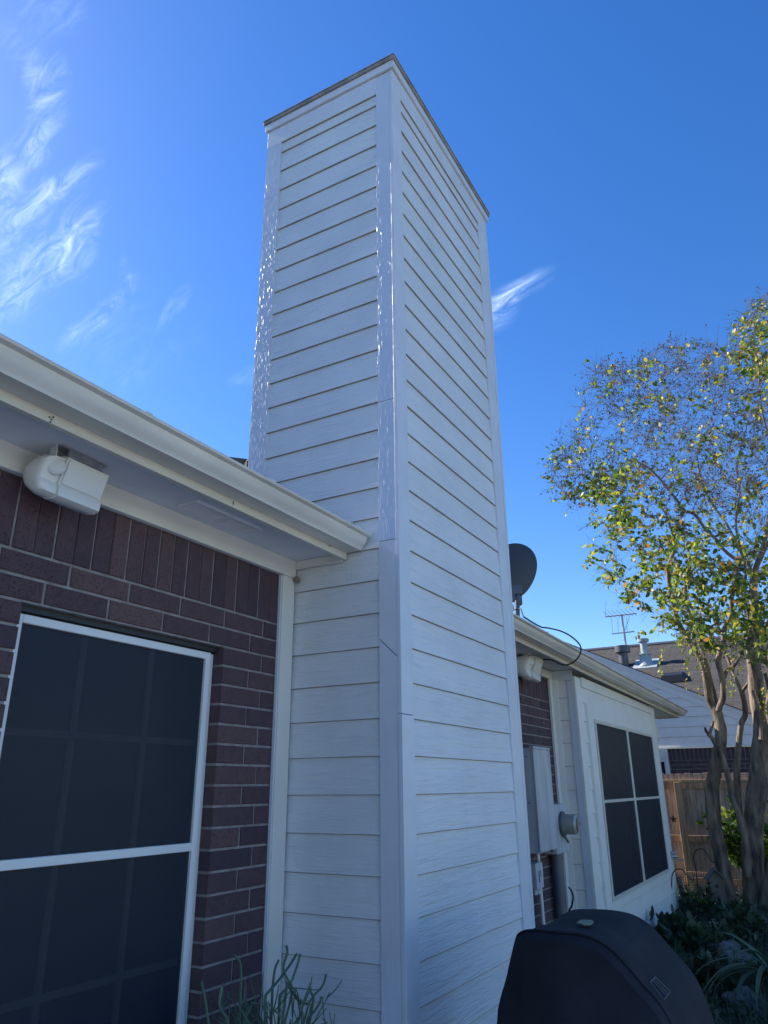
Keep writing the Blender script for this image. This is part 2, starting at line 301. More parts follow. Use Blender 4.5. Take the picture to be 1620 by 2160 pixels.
# ------------------------------------------------------------ the house
house = thing('house', 'near house with purple brown brick walls, white eaves and a tall white clapboard chimney', 'house', (0, .6, 0))
BW = .59                      # brick wall face
CH = .0768; ZS = 2.323        # course height, foot of the soldier course
def brick_region(mb, mo, x0, x1, zb, skip=None, even=-.193, odd=-.277, sold=True, s0=-.085):
    def brick(xa, xb, za, zb_):
        j = random.uniform(-.0015, .0015); t = random.gauss(.5, .2)
        v = .0; ya, yb = BW + j, BW + .10
        c = .003
        mb.add([(xa + c, ya, za + c), (xb - c, ya, za + c), (xb - c, ya, zb_ - c), (xa + c, ya, zb_ - c), (xa, ya + c, za), (xb, ya + c, za), (xb, ya + c, zb_), (xa, ya + c, zb_), (xa, yb, za), (xb, yb, za), (xb, yb, zb_), (xa, yb, zb_)],
               [(0, 1, 2, 3), (4, 5, 1, 0), (5, 6, 2, 1), (6, 7, 3, 2), (7, 4, 0, 3), (8, 9, 5, 4), (9, 10, 6, 5), (10, 11, 7, 6), (11, 8, 4, 7)], 0, t)
    k = 0; z = ZS
    while z > zb:
        za = z - CH + .005; zt = z - .005; j0 = even if k % 2 == 0 else odd
        m0 = math.floor((x0 - j0) / .2567); xx = j0 + m0 * .2567
        while xx < x1:
            a, b = max(xx + .005, x0), min(xx + .2567 - .005, x1)
            segs = [(a, b)]
            if skip and skip[2] - .01 < (za + zt) / 2 < skip[3]:
                segs = [s_ for s_ in ((a, min(b, skip[0])), (max(a, skip[1]), b)) if s_[1] - s_[0] > .012]
            for (p, q) in segs:
                if q - p > .012: brick(p, q, za, zt)
            xx += .2567
        k += 1; z -= CH
    if sold:
        xx = s0
        while xx < x1: xx += .151
        while xx > x0 - .2:
            for (a, b) in ((xx - .1475, xx - .0775), (xx - .0735, xx - .0045)):
                a, b = max(a, x0), min(b, x1)
                if b - a > .01: brick(a, b, ZS + .005, 2.556 + random.uniform(0, .004))
            xx -= .151
# wall parts with mortar bed behind
w = MB(); brick_region(w, None, -3.6, -.098, -.05, skip=(-1.374, -.444, .60, 2.16))
mz = BW + .006
w.box(-3.6, mz, -.1, -1.378, mz + .12, 2.60, 1); w.box(-.440, mz, -.1, -.095, mz + .12, 2.60, 1); w.box(-1.378, mz, 2.168, -.440, mz + .12, 2.6, 1); w.box(-1.378, mz, -.1, -.440, mz + .12, .61, 1)
w.build('brick_wall', [M_['brick'], M_['mortar']], house, tint=True)
w = MB(); brick_region(w, None, 1.45, 3.905, -.05, s0=3.88); w.box(1.43, mz, -.1, 3.91, mz + .12, 2.58, 1)
w.build('brick_wall', [M_['brick'], M_['mortar']], house, tint=True)
# plain wall of the far end behind the bay and the gable, closed volume behind
w = MB(); w.box(7.66, .57, .1, 8.85, .72, 2.56); w.box(8.75, .721, .1, 8.85, 9.6, 2.56); w.box(-6, 9.6, .1, 8.85, 9.7, 2.56); w.box(-6.1, .6, .1, -6, 9.7, 2.56); w.box(-6, .6, .1, -3.61, .72, 2.56)
w.add([(8.80, .2, 2.56), (8.80, 9.8, 2.56), (8.80, 5, 4.98), (8.86, .2, 2.56), (8.86, 9.8, 2.56), (8.86, 5, 4.98)], [(0, 2, 1), (3, 4, 5)], 0)
w.build('plain_wall', M_['siding'], house)

# roof: two slopes in shingles
def roof_slope(mb, pts, uvs):
    o_ = len(mb.v); mb.v += pts; mb.f.append(tuple(range(o_, o_ + len(pts)))); mb.mi.append(0); mb.tint.append(.5); mb.uv = (mb.uv or []) + uvs
RZ = lambda y: 2.705 + .5 * (y - .16)
r = MB(); L_ = math.hypot(1, .5)
def rect(mb, x0, x1, y0, y1, dz=0):
    sh = lambda x: -.008 * max(0, x)
    f = (lambda y: RZ(y)) if y1 <= 5.01 else (lambda y: RZ(10 - y))
    roof_slope(mb, [(x0, y0, f(y0) + sh(x0) + dz), (x1, y0, f(y0) + sh(x1) + dz), (x1, y1, f(y1) + sh(x1) + dz), (x0, y1, f(y1) + sh(x0) + dz)], [(x0, y0 * L_), (x1, y0 * L_), (x1, y1 * L_), (x0, y1 * L_)])
rect(r, -6.3, .0, .16, 5); rect(r, 1.45, 9.16, .16, 5); rect(r, 0, 1.45, .92, 5); rect(r, -6.3, 9.16, 5, 9.9)
# underside
rect(r, -6.3, .0, .2, 5, -.04); rect(r, 1.45, 9.12, .2, 5, -.04); rect(r, -6.3, 9.12, 5, 9.85, -.04)
roof = r.build('roof', M_['shingle'], house)
# cricket behind the chimney: its shingle edge just shows above the gutter
r = MB(); 
tp = at(521, 968, 1, 1.12)
r.v = [(.02, .93, 3.05), (.02, .93, at(533, 978, 1, .93).z), (tp.x, 1.12, tp.z), (tp.x - .02, 1.12, tp.z - .04), (.02, 1.9, 3.60), (.72, .93, 3.46), (.72, 2.1, 3.80), (1.44, .93, 3.16), (1.44, 1.9, 3.6)]
r.f = [(0, 3, 2, 1), (3, 4, 2), (1, 2, 4, 6, 5), (5, 6, 8, 7)]; r.mi = [0] * 4; r.tint = [.5] * 4
r.uv = []
for f in r.f: r.uv += [(r.v[i][0], r.v[i][1] * 1.1 + r.v[i][2]) for i in f]
r.build('roof_saddle', M_['shingle'], roof)

# eaves
def eave(x0, x1, sag, name_g):
    sh = lambda x: -.008 * x * sag
    def ext(mb, prof, xa, xb, mi=0, cap=True):
        return mb.prism(prof, lambda y, z: (xa, y, z + sh(xa)), lambda y, z: (xb, y, z + sh(xb)), mi, cap)
    G = MB()
    # K-style gutter: outer profile then inner (open top)
    outer = [(.276, 2.709), (.276, 2.639), (.196, 2.637), (.194, 2.642), (.188, 2.650), (.176, 2.660), (.166, 2.676), (.160, 2.692), (.150, 2.695), (.143, 2.697), (.140, 2.703), (.143, 2.708), (.152, 2.707)]
    inner = [(.158, 2.703), (.168, 2.690), (.176, 2.671), (.190, 2.655), (.200, 2.642), (.272, 2.643), (.272, 2.705)]
    ext(G, outer + inner, x0, x1)
    n_ = len(outer); mid = [(y, z) for y, z in outer]
    ext(G, mid + [], x1 - .002 if sag == 0 else x1 - .002, x1 + .003)     # end cap
    h = G; xx = x0 + .5
    while xx < x1: h.box(xx - .014, .139, 2.703 + sh(xx), xx + .014, .275, 2.7105 + sh(xx)); xx += .62
    h.box(x1 - .17, .137, 2.690 + sh(x1), x1 - .164, .28, 2.711 + sh(x1))
    go = G.build(name_g, M_['gutter'], house, smooth=True)
    F = MB(); ext(F, [(.278, 2.607), (.297, 2.607), (.297, 2.70), (.278, 2.70)], x0, x1 + (.012 if sag == 0 else -.03))
    nm = F
    for px, py in ((108, 885), (104, 880), (112, 880), (106, 890)) if sag == 0 else ():
        p = at(px, py, 1, .277); nm.lathe([(.0025, 0), (.0025, .002)], p, (0, -1, 0), 6, 1)
    for px, py in ((492, 1059), (492, 1063), (694, 1152), (697, 1150)) if sag == 0 else ():
        p = at(px, py, 1, .277); nm.lathe([(.003, 0), (.003, .002)], p, (0, -1, 0), 6, 1)
    F.build('fascia', [M_['fascia'], M_['black']], house)
    Sf = MB(); ext(Sf, [(.298, 2.642), (.59, 2.642), (.59, 2.662), (.298, 2.662)], x0, x1 + (.011 if sag == 0 else -.03)); return Sf.build('soffit', M_['soffit'], house)
sof = eave(-6.2, -.012, 0, 'gutter'); eave(1.45, 9.16, 1, 'gutter')
# frieze boards over the brick
f = MB(); f.box(-6, .562, 2.557, -.003, .5885, 2.6415); f.build('frieze_board', M_['frieze'], house, bevel=.002)
f = MB(); f.box(1.445, .562, 2.53, 3.985, .5885, 2.598); f.build('frieze_board', M_['frieze'], house, bevel=.002)
# soffit vents
v_ = MB(); 
for (x0, x1) in ((-.86, -.66), (-.655, -.47)):
    v_.box(x0, .40, 2.632, x1, .415, 2.6415); v_.box(x0, .49, 2.632, x1, .505, 2.6415); v_.box(x0, .4155, 2.632, x0 + .012, .4895, 2.6415); v_.box(x1 - .012, .4155, 2.632, x1, .4895, 2.6415)
    yy = .42
    while yy < .488: v_.box(x0 + .0125, yy, 2.635, x1 - .0125, yy + .003, 2.6415); yy += .008
v_.build('soffit_vent', M_['soffit'], house)
# boxed end of the far eave
f = MB(); f.add([(9.13, .28, 2.535), (9.13, .58, 2.535), (9.13, .58, 2.68), (9.13, .28, 2.63), (8.87, .28, 2.537), (8.87, .58, 2.537), (8.87, .58, 2.68), (8.87, .28, 2.63)], [(0, 1, 2, 3), (5, 4, 7, 6), (4, 5, 1, 0), (3, 2, 6, 7), (0, 3, 7, 4), (1, 5, 6, 2)])
f.build('eave_return', M_['fascia'], house)
# board where brick meets the chimney, at both sides
t = MB(); t.box(-.094, .567, -.05, -.0045, .5885, 2.5565); t.build('corner_board', M_['frieze'], house, bevel=.002)
t = MB(); t.box(-.1005, .575, -.05, -.0945, .5885, 2.55); t.build('caulk_strip', M_['trim'], house)

# ---- chimney
CT = 5.63
core = MB(); core.box(.03, .03, -.05, 1.41, .88, 5.60)
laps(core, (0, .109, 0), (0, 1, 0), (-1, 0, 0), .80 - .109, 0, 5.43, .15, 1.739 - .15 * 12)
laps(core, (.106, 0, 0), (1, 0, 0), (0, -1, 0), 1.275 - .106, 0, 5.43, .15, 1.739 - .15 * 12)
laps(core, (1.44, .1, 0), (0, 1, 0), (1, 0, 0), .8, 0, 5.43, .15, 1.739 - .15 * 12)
chim = core.build('chimney', [M_['siding'], M_['lap_shade']], house)
def board(name, boxes, m='trim', par=None, bev=.0015):
    b = MB()
    for q in boxes: b.box(*q)
    return b.build(name, M_[m], par or chim, bevel=bev)
# corner boards of the narrow face, in pieces with open joints
def poly_board(yz, x0=0., x1=.018, m='trim'):
    b = MB(); b.prism(yz, lambda y, z: (x0, y, z), lambda y, z: (x1, y, z)); return b.build('corner_board', M_[m], chim, bevel=.0012)
def textured_board(y0, y1, z0, z1, amp, zlo, zhi):
    """board face with real paint ridges and runs that catch the raking sun"""
    b = MB(); ny_ = int((y1 - y0) / .0020); nz_ = int((z1 - z0) / .007); v = []
    for j in range(nz_ + 1):
        z = z0 + (z1 - z0) * j / nz_
        env = 1 if zlo + .15 < z < zhi - .15 else (.25 if not (zlo < z < zhi) else .55)
        for i in range(ny_ + 1):
            y = y0 + (y1 - y0) * i / ny_
            h = noise.noise(Vector((y * 190, z * 17, 2))) + .7 * noise.noise(Vector((y * 330, z * 34, 7)))
            p = noise.noise(Vector((y * 12, z * 3, 5)))
            h = max(0, h - .16 + .45 * p) * amp * env
            if i in (0, ny_) or j in (0, nz_): h = 0
            v.append((-h, y, z))
    n1 = ny_ + 1; fs = [(j * n1 + i, (j + 1) * n1 + i, (j + 1) * n1 + i + 1, j * n1 + i + 1) for j in range(nz_) for i in range(ny_)]
    b.add(v, fs); o_ = len(b.v)
    b.box(.0005, y0, z0, .018, y1, z1)
    return b.build('corner_board', M_['trim_gloss'], chim)
textured_board(.0195, .108, 3.383, 5.55, .0015, 3.45, 5.0)
textured_board(.0195, .108, 2.668, 3.380, .003, 3.38, 3.40)
poly_board([(.0195, 2.142), (.108, 2.226), (.108, 2.665), (.0195, 2.665)])
poly_board([(.0195, -.05), (.108, -.05), (.108, 2.221), (.0195, 2.137)])
textured_board(.795, .905, 2.9, 5.42, .0011, 3.2, 5.3)
board('corner_board', [(0, .795, 2.5, .018, .905, 2.898)])
board('edge_board', [(-.0015, .0, 1.905, .104, .0185, 5.55)]); board('edge_board', [(-.0030, -.0012, -.05, .104, .0185, 1.902)])
board('corner_board', [(1.275, .0, -.05, 1.405, .0185, 5.417)]); board('edge_board', [(1.4065, -.002, -.05, 1.44, .018, 5.42)])
board('header_board', [(-.0005, .1085, 5.42, .0175, .905, 5.553)]); board('header_board', [(.105, -.0005, 5.42, 1.44, .0175, 5.553)])
board('corner_board', [(1.422, .0195, 2.5, 1.44, .11, 5.553)]); board('corner_board', [(1.422, .795, 2.5, 1.44, .905, 5.553)])
board('cap_board', [(-.014, -.014, 5.556, 1.454, .004, 5.608), (-.014, .0045, 5.556, .004, .919, 5.608), (1.436, .0045, 5.556, 1.454, .919, 5.608), (.0045, .901, 5.556, 1.4355, .919, 5.608)])
cm = MB(); cm.box(-.024, -.024, 5.6095, 1.464, .929, 5.634); cm.box(-.028, -.028, 5.635, 1.468, .933, 5.640); cm.build('chimney_cap', M_['metal_cap'], chim, bevel=.002)
board('ledger_strip', [(-.008, .30, 2.600, .0, .5615, 2.6405)], 'frieze')
board('header_shade_strip', [(.0005, .1085, 5.4165, .022, .795, 5.4195), (.105, .0005, 5.4165, 1.275, .022, 5.4195)], 'lap_shade')  # dark strip painted as the shade beneath the header boards
# ---- bay with the big window
XB, YB, XE = 3.99, .363, 7.65
bay = MB(); bay.box(XB + .03, YB + .03, .25, XE - .03, .70, 2.54)
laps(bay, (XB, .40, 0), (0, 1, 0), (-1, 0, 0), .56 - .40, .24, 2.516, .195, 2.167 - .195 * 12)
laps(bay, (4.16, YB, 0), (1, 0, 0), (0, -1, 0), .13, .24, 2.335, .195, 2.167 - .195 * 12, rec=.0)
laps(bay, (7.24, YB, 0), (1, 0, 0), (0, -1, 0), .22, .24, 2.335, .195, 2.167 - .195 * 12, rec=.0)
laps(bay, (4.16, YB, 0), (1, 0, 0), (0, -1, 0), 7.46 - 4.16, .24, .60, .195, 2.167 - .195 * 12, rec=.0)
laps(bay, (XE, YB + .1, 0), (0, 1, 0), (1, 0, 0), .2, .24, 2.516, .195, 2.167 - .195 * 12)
bayo = bay.build('bay', [M_['bay_white'], M_['lap_shade']], house)
def bb(name, boxes, m='trim'): return board(name, boxes, m, bayo)
bb('corner_board', [(XB, YB + .0, .24, XB + .018, .437, 2.514)]); bb('corner_board', [(XB - .0015, YB - .004, .24, 4.160, YB + .018, 2.55)], 'bay_white')
bb('corner_board', [(XB - .004, .525, .24, XB + .014, .5665, 2.529)], 'bay_white')
bb('corner_board', [(3.905, .567, .24, 3.987, .5885, 2.529)], 'bay_white')
bb('corner_board', [(7.45, YB - .001, .24, XE, YB + .018, 2.50)], 'bay_white'); bb('corner_board', [(XE - .02, YB + .0185, .24, XE - .001, YB + .1, 2.50)])
bb('header_board', [(XB - .003, YB + .02, 2.517, XB + .015, .60, 2.605)]); 
bb('header_board', [(4.1655, YB - .002, 2.337, 7.449, YB + .018, 2.545)], 'bay_white')
bb('header_board', [(4.17, YB - .016, 2.470, 7.60, YB - .0025, 2.56)], 'bay_white')
# its screened window
win = MB(); win.box(4.44, YB + .02, .66, 7.168, YB + .024, 2.21); wino = win.build('bay_window', M_['glass'], house)
c = MB(); c.box(4.255, YB - .022, .60, 4.439, YB + .015, 2.334); c.box(7.169, YB - .022, .60, 7.28, YB + .015, 2.334); c.box(4.4395, YB - .020, 2.206, 7.1685, YB + .015, 2.334); c.box(4.4395, YB - .020, .60, 7.1685, YB + .015, .668)
c.build('window_casing', M_['bay_white'], wino, bevel=.002)
c = MB(); t_ = .034
def fr(x0, x1, z0, z1, y0, y1, th, mb): mb.box(x0, y0, z0, x0 + th, y1, z1); mb.box(x1 - th, y0, z0, x1, y1, z1); mb.box(x0 + th, y0 + .0006, z1 - th, x1 - th, y1, z1); mb.box(x0 + th, y0 + .0006, z0, x1 - th, y1, z0 + th)
fr(4.443, 5.772, .672, 2.203, YB - .034, YB - .012, t_, c); fr(5.776, 7.165, .672, 2.203, YB - .034, YB - .012, t_, c)
c.box(4.443 + t_, YB - .0325, 1.468, 5.772 - t_, YB - .012, 1.494); c.box(5.776 + t_, YB - .0325, 1.468, 7.165 - t_, YB - .012, 1.494)
c.build('screen_frame', M_['screen_frame_cream'], wino, bevel=.002)
for q in ((4.477, 5.738, 1.494, 2.169), (4.477, 5.738, .706, 1.468), (5.81, 7.131, 1.494, 2.169), (5.81, 7.131, .706, 1.468)):
    c = MB(); c.box(q[0], YB - .026, q[2], q[1], YB - .024, q[3]); c.build('screen', M_['screen'], wino)

# ---- left window in the brick
YW = .64
wn = MB(); wn.box(-1.40, YW + .035, .58, -.42, YW + .04, 2.17); w1 = wn.build('window', M_['glass'], house)
c = MB(); c.box(-1.3775, YW + .005, 2.115, -.4785, YW + .034, 2.1408); c.box(-1.378, YW + .004, .60, -1.34, YW + .0345, 2.1142); c.box(-.478, YW + .004, .60, -.444, YW + .04, 2.141)
c.box(-.4435, YW + .012, .60, -.438, YW + .05, 2.166); c.build('window_frame', M_['screen_frame'], w1, bevel=.003)
c = MB(); fr(-1.366, -.476, .68, 2.141, YW - .012, YW + .010, .028, c); c.box(-1.338, YW - .011, 1.402, -.504, YW + .01, 1.431); c.build('screen_frame', M_['screen_frame'], w1, bevel=.003)
for z0, z1 in ((1.431, 2.113), (.708, 1.402)):
    c = MB(); c.box(-1.338, YW, z0, -.504, YW + .002, z1); c.build('screen', M_['screen'], w1)
c = MB()
for x in (at(179, 1345, 1, .67).x, at(320, 1378, 1, .67).x): c.box(x - .012, YW + .026, .70, x + .012, YW + .0345, 2.12)
for z in (1.04, at(330, 1562, 1, .67).z): c.box(-1.33, YW + .0265, z - .011, -.49, YW + .0342, z + .011)
c.build('muntin', M_['gutter'], w1)
c = MB(); c.box(-1.376, BW + .03, 2.1465, -.4445, BW + .11, 2.166); c.build('steel_lintel', M_['black'], w1)  # lintel coloured black to stand for the shaded gap at the head
c = MB(); c.box(-1.376, YW, 2.143, -.4445, YW + .03, 2.1462); c.build('head_shade_strip', M_['black'], w1)  # black strip painted as shade between lintel and frame

# ------------------------------------------------------------ things under the left eave
def speaker(name, label, org, sc=1, rot=0):
    """wedge shaped outdoor box on a bracket: org = centre of the top of its front panel"""
    T = thing(name, label, 'speaker', org, 'wedge shaped boxes under the eaves')
    def tr(p):
        x, y, z = p; c_, s_ = math.cos(rot), math.sin(rot); return Vector(org) + Vector((x * c_ - y * s_, x * s_ + y * c_, z)) * sc
    # body: profile in y,z swept along x
    prof = [(0, .0), (.030, -.085), (.022, -.100), (.026, -.125), (.045, -.133), (.085, -.128), (.125, -.10), (.145, -.06), (.14, -.02), (.10, .004), (.03, .012)]
    b = MB(); b.prism(prof, lambda y, z: tr((-.085, y, z)), lambda y, z: tr((.085, y, z)))
    b.build('housing', M_['white_plastic'], T, bevel=.004, smooth=True)
    e = MB(); prof2 = [(.012 + .92 * y, -.06 + (z + .06) * .94) for y, z in prof]
    n = len(prof2); rings = []
    for (dx, s_) in ((-.0855, 1.0), (-.118, .97), (-.138, .86), (-.147, .66), (-.150, .3)):
        rings.append([tr((dx, .07 + (y - .07) * s_, -.06 + (z + .06) * s_)) for y, z in prof2])
    vs = [p for r_ in rings for p in r_]; fs = [(i * n + k, (i + 1) * n + k, (i + 1) * n + (k + 1) % n, i * n + (k + 1) % n) for i in range(4) for k in range(n)] + [tuple(range(4 * n, 5 * n))[::-1], tuple(range(n))]
    e.add(vs, fs); e.build('end_cap', M_['white_plastic'], T, smooth=True)
    p = MB(); p.prism([(-.003, -.004), (.026, -.083), (.028, -.083), (.001, -.004)], lambda y, z: tr((-.078, y - .001, z)), lambda y, z: tr((.08, y - .001, z))); p.build('front_panel', M_['white_plastic'], T)
    k = MB(); k.lathe([(.03, 0), (.03, .010), (.024, .016), (.0, .018)], tr((-.105, .03, -.035)), (-.5, -.8, .1), 20)
    k.prism([(-.022, 0), (.022, 0), (.026, .05), (.02, .075), (-.02, .075), (-.026, .05)], lambda a, z: tr((-.112 + a * .3, .045 + a, z - .035)), lambda a, z: tr((-.104 + a * .3, .048 + a, z - .035)))
    k.build('bracket_arm', M_['white_plastic'], T, bevel=.002)
    q = MB(); q.add([tr(v) for v in ((-.10, .02, .038), (.09, .02, .038), (.09, .06, .038), (-.10, .06, .038), (-.10, .02, .041), (.09, .02, .041), (.09, .06, .041), (-.10, .06, .041))], [(0, 1, 2, 3), (4, 7, 6, 5), (0, 4, 5, 1), (2, 6, 7, 3), (0, 3, 7, 4), (1, 5, 6, 2)])
    q.add([tr(v) for v in ((-.07, .02, .012), (.07, .02, .012), (.07, .028, .012), (-.07, .028, .012), (-.07, .02, .0375), (.07, .02, .0375), (.07, .028, .0375), (-.07, .028, .0375))], [(0, 1, 2, 3), (4, 7, 6, 5), (0, 4, 5, 1), (2, 6, 7, 3), (0, 3, 7, 4), (1, 5, 6, 2)])
    q.build('mounting_rail', M_['galv'], T)
    return T
speaker('eave_speaker', 'white wedge shaped box on a swivel bracket under the left eave above the screened window', (-1.338, .415, 2.598), .98, math.radians(3))
speaker('eave_speaker', 'white wedge shaped box under the far eave, above the grey electrical panel', (3.14, .40, 2.60), 1.38, math.radians(4))
# wasp nest
mn = MB(); c0 = at(626, 1223, 0, -.012)
import bmesh
def blob(c, r, seed, sub=3, amp=.3, sc=(1, 1, 1), freq=1.6):
    bm = bmesh.new(); bmesh.ops.create_icosphere(bm, subdivisions=sub, radius=1)
    vs = []
    for v in bm.verts:
        p = v.co.copy(); h = 1 + amp * noise.noise(p * freq + Vector((seed, seed * 2, 0))) + amp * .4 * noise.noise(p * freq * 3 + Vector((seed, 0, 9)))
        vs.append((c[0] + p.x * h * r * sc[0], c[1] + p.y * h * r * sc[1], c[2] + p.z * h * r * sc[2]))
    fs = [tuple(v.index for v in f.verts) for f in bm.faces]; bm.free(); return vs, fs
mn.add(*blob(c0, .016, 3)); o = mn.build('mud_nest', M_['mud'], origin=c0, smooth=True); tag(o, 'small tan mud nest stuck in the corner between frieze board and chimney', 'insect nest')

# ------------------------------------------------------------ satellite dish on the roof
D0 = Vector((4.97, 1.2, RZ(1.2) - .04)); ds = thing('satellite_dish', 'dark grey satellite dish seen from behind on a short mast above the far gutter', 'satellite dish', D0)
pd = MB(); 
cdir = Vector((.86, .50, -.12)).normalized()      # the dish looks away from the camera
cc = at(1086, 1203, 1, 1.27); u_ = Vector((-.5, .86, 0)).normalized(); v2 = cdir.cross(u_).normalized()
if v2.z < 0: v2 = -v2
vs = []; nr, ns = 12, 56
for side in (0, .006):
    for i in range(nr + 1):
        r_ = i / nr
        for k in range(ns):
            a = 2 * math.pi * k / ns; ex = .255 * (1 + .20 * math.sin(a)); ez = .345
            vs.append(cc + u_ * ((math.cos(a) * ex - .10 * math.sin(a) * ez) * r_) + v2 * (math.sin(a) * ez * r_) - cdir * (.055 * (1 - r_ * r_) + side))
fs = []
for s_ in (0, 1):
    o_ = s_ * (nr + 1) * ns
    for i in range(nr):
        for k in range(ns):
            q = (o_ + i * ns + k, o_ + i * ns + (k + 1) % ns, o_ + (i + 1) * ns + (k + 1) % ns, o_ + (i + 1) * ns + k); fs.append(q if s_ else q[::-1])
o_ = nr * ns; p_ = (nr + 1) * ns + nr * ns
for k in range(ns): fs.append((o_ + k, p_ + k, p_ + (k + 1) % ns, o_ + (k + 1) % ns))
pd.add(vs, fs); pd.build('reflector', M_['dish'], ds, smooth=True)
m = MB(); top = at(1091, 1252, 1, 1.2); m.tube([D0 - Vector((0, 0, .1)), D0 + Vector((0, 0, .15)), top], .028, 16); m.tube([at(1092, 1275, 1, 1.2), at(1091, 1250, 1, 1.2)], .036, 16); m.build('mast', M_['gray_dark'], ds, smooth=True)
m = MB(); q = at(1086, 1247, 1, 1.22); ax3 = (u_, cdir, Vector((0, 0, 1))); m.obox(q, ax3, .07, .05, .05); m.obox(at(1098, 1262, 1, 1.2), ax3, .012, .03, .075); m.obox(at(1080, 1258, 1, 1.2), ax3, .03, .02, .06)
for pz in (1252, 1260, 1267): m.lathe([(.008, 0), (.008, .01)], at(1099, pz, 1, 1.165), (-.5, -.8, 0), 8)
m.build('bracket', M_['gray_dark'], ds, bevel=.004)
m = MB(); m.tube([D0 + Vector((0, .02, .2)), D0 + Vector((.3, -.02, .12)), cc + cdir * .55 + Vector((0, 0, -.30))], .012, 8); m.obox(cc + cdir * .55 + Vector((0, 0, -.27)), ax3, .05, .06, .03); m.build('feed_arm', M_['gray_dark'], ds)
# cable
cb = MB(); pts = [at(1079, 1286, 1, 1.1), at(1088, 1286, 1, 1.0), at(1098, 1284, 1, .9), at(1103, 1298, 1, .2), at(1112, 1306, 1, .14), at(1140, 1322, 1, .14), at(1158, 1325, 1, .10), at(1185, 1332, 1, .07), at(1208, 1345, 1, .05), at(1224, 1362, 1, .06), at(1224, 1378, 1, .08), at(1214, 1393, 1, .13), at(1198, 1402, 1, .20), at(1182, 1401, 1, .27), at(1168, 1394, 1, .32), at(1155, 1391, 1, .38), at(1140, 1392, 1, .45)]
cb.tube(spline(pts, 6), .006, 6); tag(cb.build('cable', M_['black'], origin=pts[5], smooth=True), 'thin black cable looping from the roof dish over the gutter to the soffit', 'cable')

# ------------------------------------------------------------ electrical gear on the far brick wall
T = thing('breaker_panel', 'tall scuffed grey metal electrical panel box mounted on the brick wall', 'electrical box', (3.2, .58, 1.15))
b = MB(); b.box(2.93, .455, 1.155, 3.325, .588, 1.895); b.build('box', M_['gray_paint'], T, bevel=.004)
b = MB(); b.box(2.926, .440, 1.165, 3.330, .4535, 1.885); b.box(2.92, .436, 1.886, 3.336, .470, 1.905); b.build('door', M_['gray_paint'], T, bevel=.003)
b = MB(); 
for z in (1.83, 1.50): k_ = MB(); k_.lathe([(.007, 0), (.007, .004)], (2.929, .50, z), (-1, 0, 0), 8); k_.build('screw', M_['gray_dark'], T)
b.box(3.20, .434, 1.150, 3.23, .458, 1.164); b.build('latch', M_['gray_dark'], T)
T = thing('electric_meter', 'grey electric meter box with a round glass meter right of the tall panel', 'electric meter', (3.62, .58, 1.1))
b = MB(); b.box(3.45, .485, 1.11, 3.80, .588, 1.477); b.build('box', M_['gray_paint'], T, bevel=.006)
b = MB(); b.lathe([(.098, 0), (.098, .018), (.086, .02)], (3.645, .4845, 1.325), (0, -1, 0), 32); b.tube([(3.64, .468, 1.228), (3.66, .455, 1.20), (3.665, .45, 1.185)], .010, 6); b.build('sealing_ring', M_['gray_dark'], T, smooth=True)
b = MB(); b.lathe([(.080, 0), (.078, .06), (.074, .095), (.06, .108), (.0, .112)], (3.645, .465, 1.325), (0, -1, 0), 32); b.build('meter_glass', M_['meter_glass'], T, smooth=True)
b = MB(); b.lathe([(.05, 0), (.05, .006)], (3.645, .3525, 1.325), (0, -1, 0), 20); b.box(3.60, .340, 1.30, 3.62, .3465, 1.35); b.box(3.66, .340, 1.31, 3.69, .3465, 1.34); b.build('dial', M_['meter_glass'], T)
T = thing('telephone_box', 'small grey plastic utility box low on the brick beneath the tall panel', 'utility box', (3.07, .58, .9))
b = MB(); b.box(2.985, .505, .912, 3.14, .588, 1.085); b.build('box', M_['gray_paint'], T, bevel=.006)
b = MB(); b.box(3.03, .5035, .955, 3.055, .5048, 1.03); b.box(3.075, .5035, .99, 3.088, .5048, 1.035); b.build('printed_label', M_['label'], T)
for x_ in (3.03, 3.10): b = MB(); b.lathe([(.017, 0), (.017, -.04)], (x_, .54, .912), seg=12); b.build('cable_fitting', M_['gray_paint'], T)
b = MB(); b.tube([(3.165, .545, 1.16), (3.165, .545, .9), (3.165, .54, .6), (3.165, .54, .1)], .014, 12); tag(b.build('thin_conduit', M_['white_plastic'], origin=(3.165, .545, .1), smooth=True), 'thin pale pipe running down the brick from the tall electrical panel', 'pipe')
b = MB(); b.tube([(3.59, .535, 1.109), (3.59, .535, .6), (3.59, .535, .1)], .047, 20); b.tube([(3.59, .535, 1.109), (3.59, .535, 1.06)], .052, 20); tag(b.build('thick_conduit', M_['gray_dark'], origin=(3.59, .535, .1), smooth=True), 'thick dark grey pipe running down from the electric meter box', 'pipe')
b = MB(); b.tube(spline([at(1200, 1872, 1, .50), at(1205, 1879, 1, .46), at(1209, 1892, 1, .44), at(1206, 1910, 1, .46), at(1202, 1918, 1, .5), at(1198, 1930, 1, .52)], 5), .007, 6); tag(b.build('loose_cable', M_['black'], origin=(3.7, .45, .7), smooth=True), 'short dark cable bulging from the wall beside the thick grey pipe', 'cable')

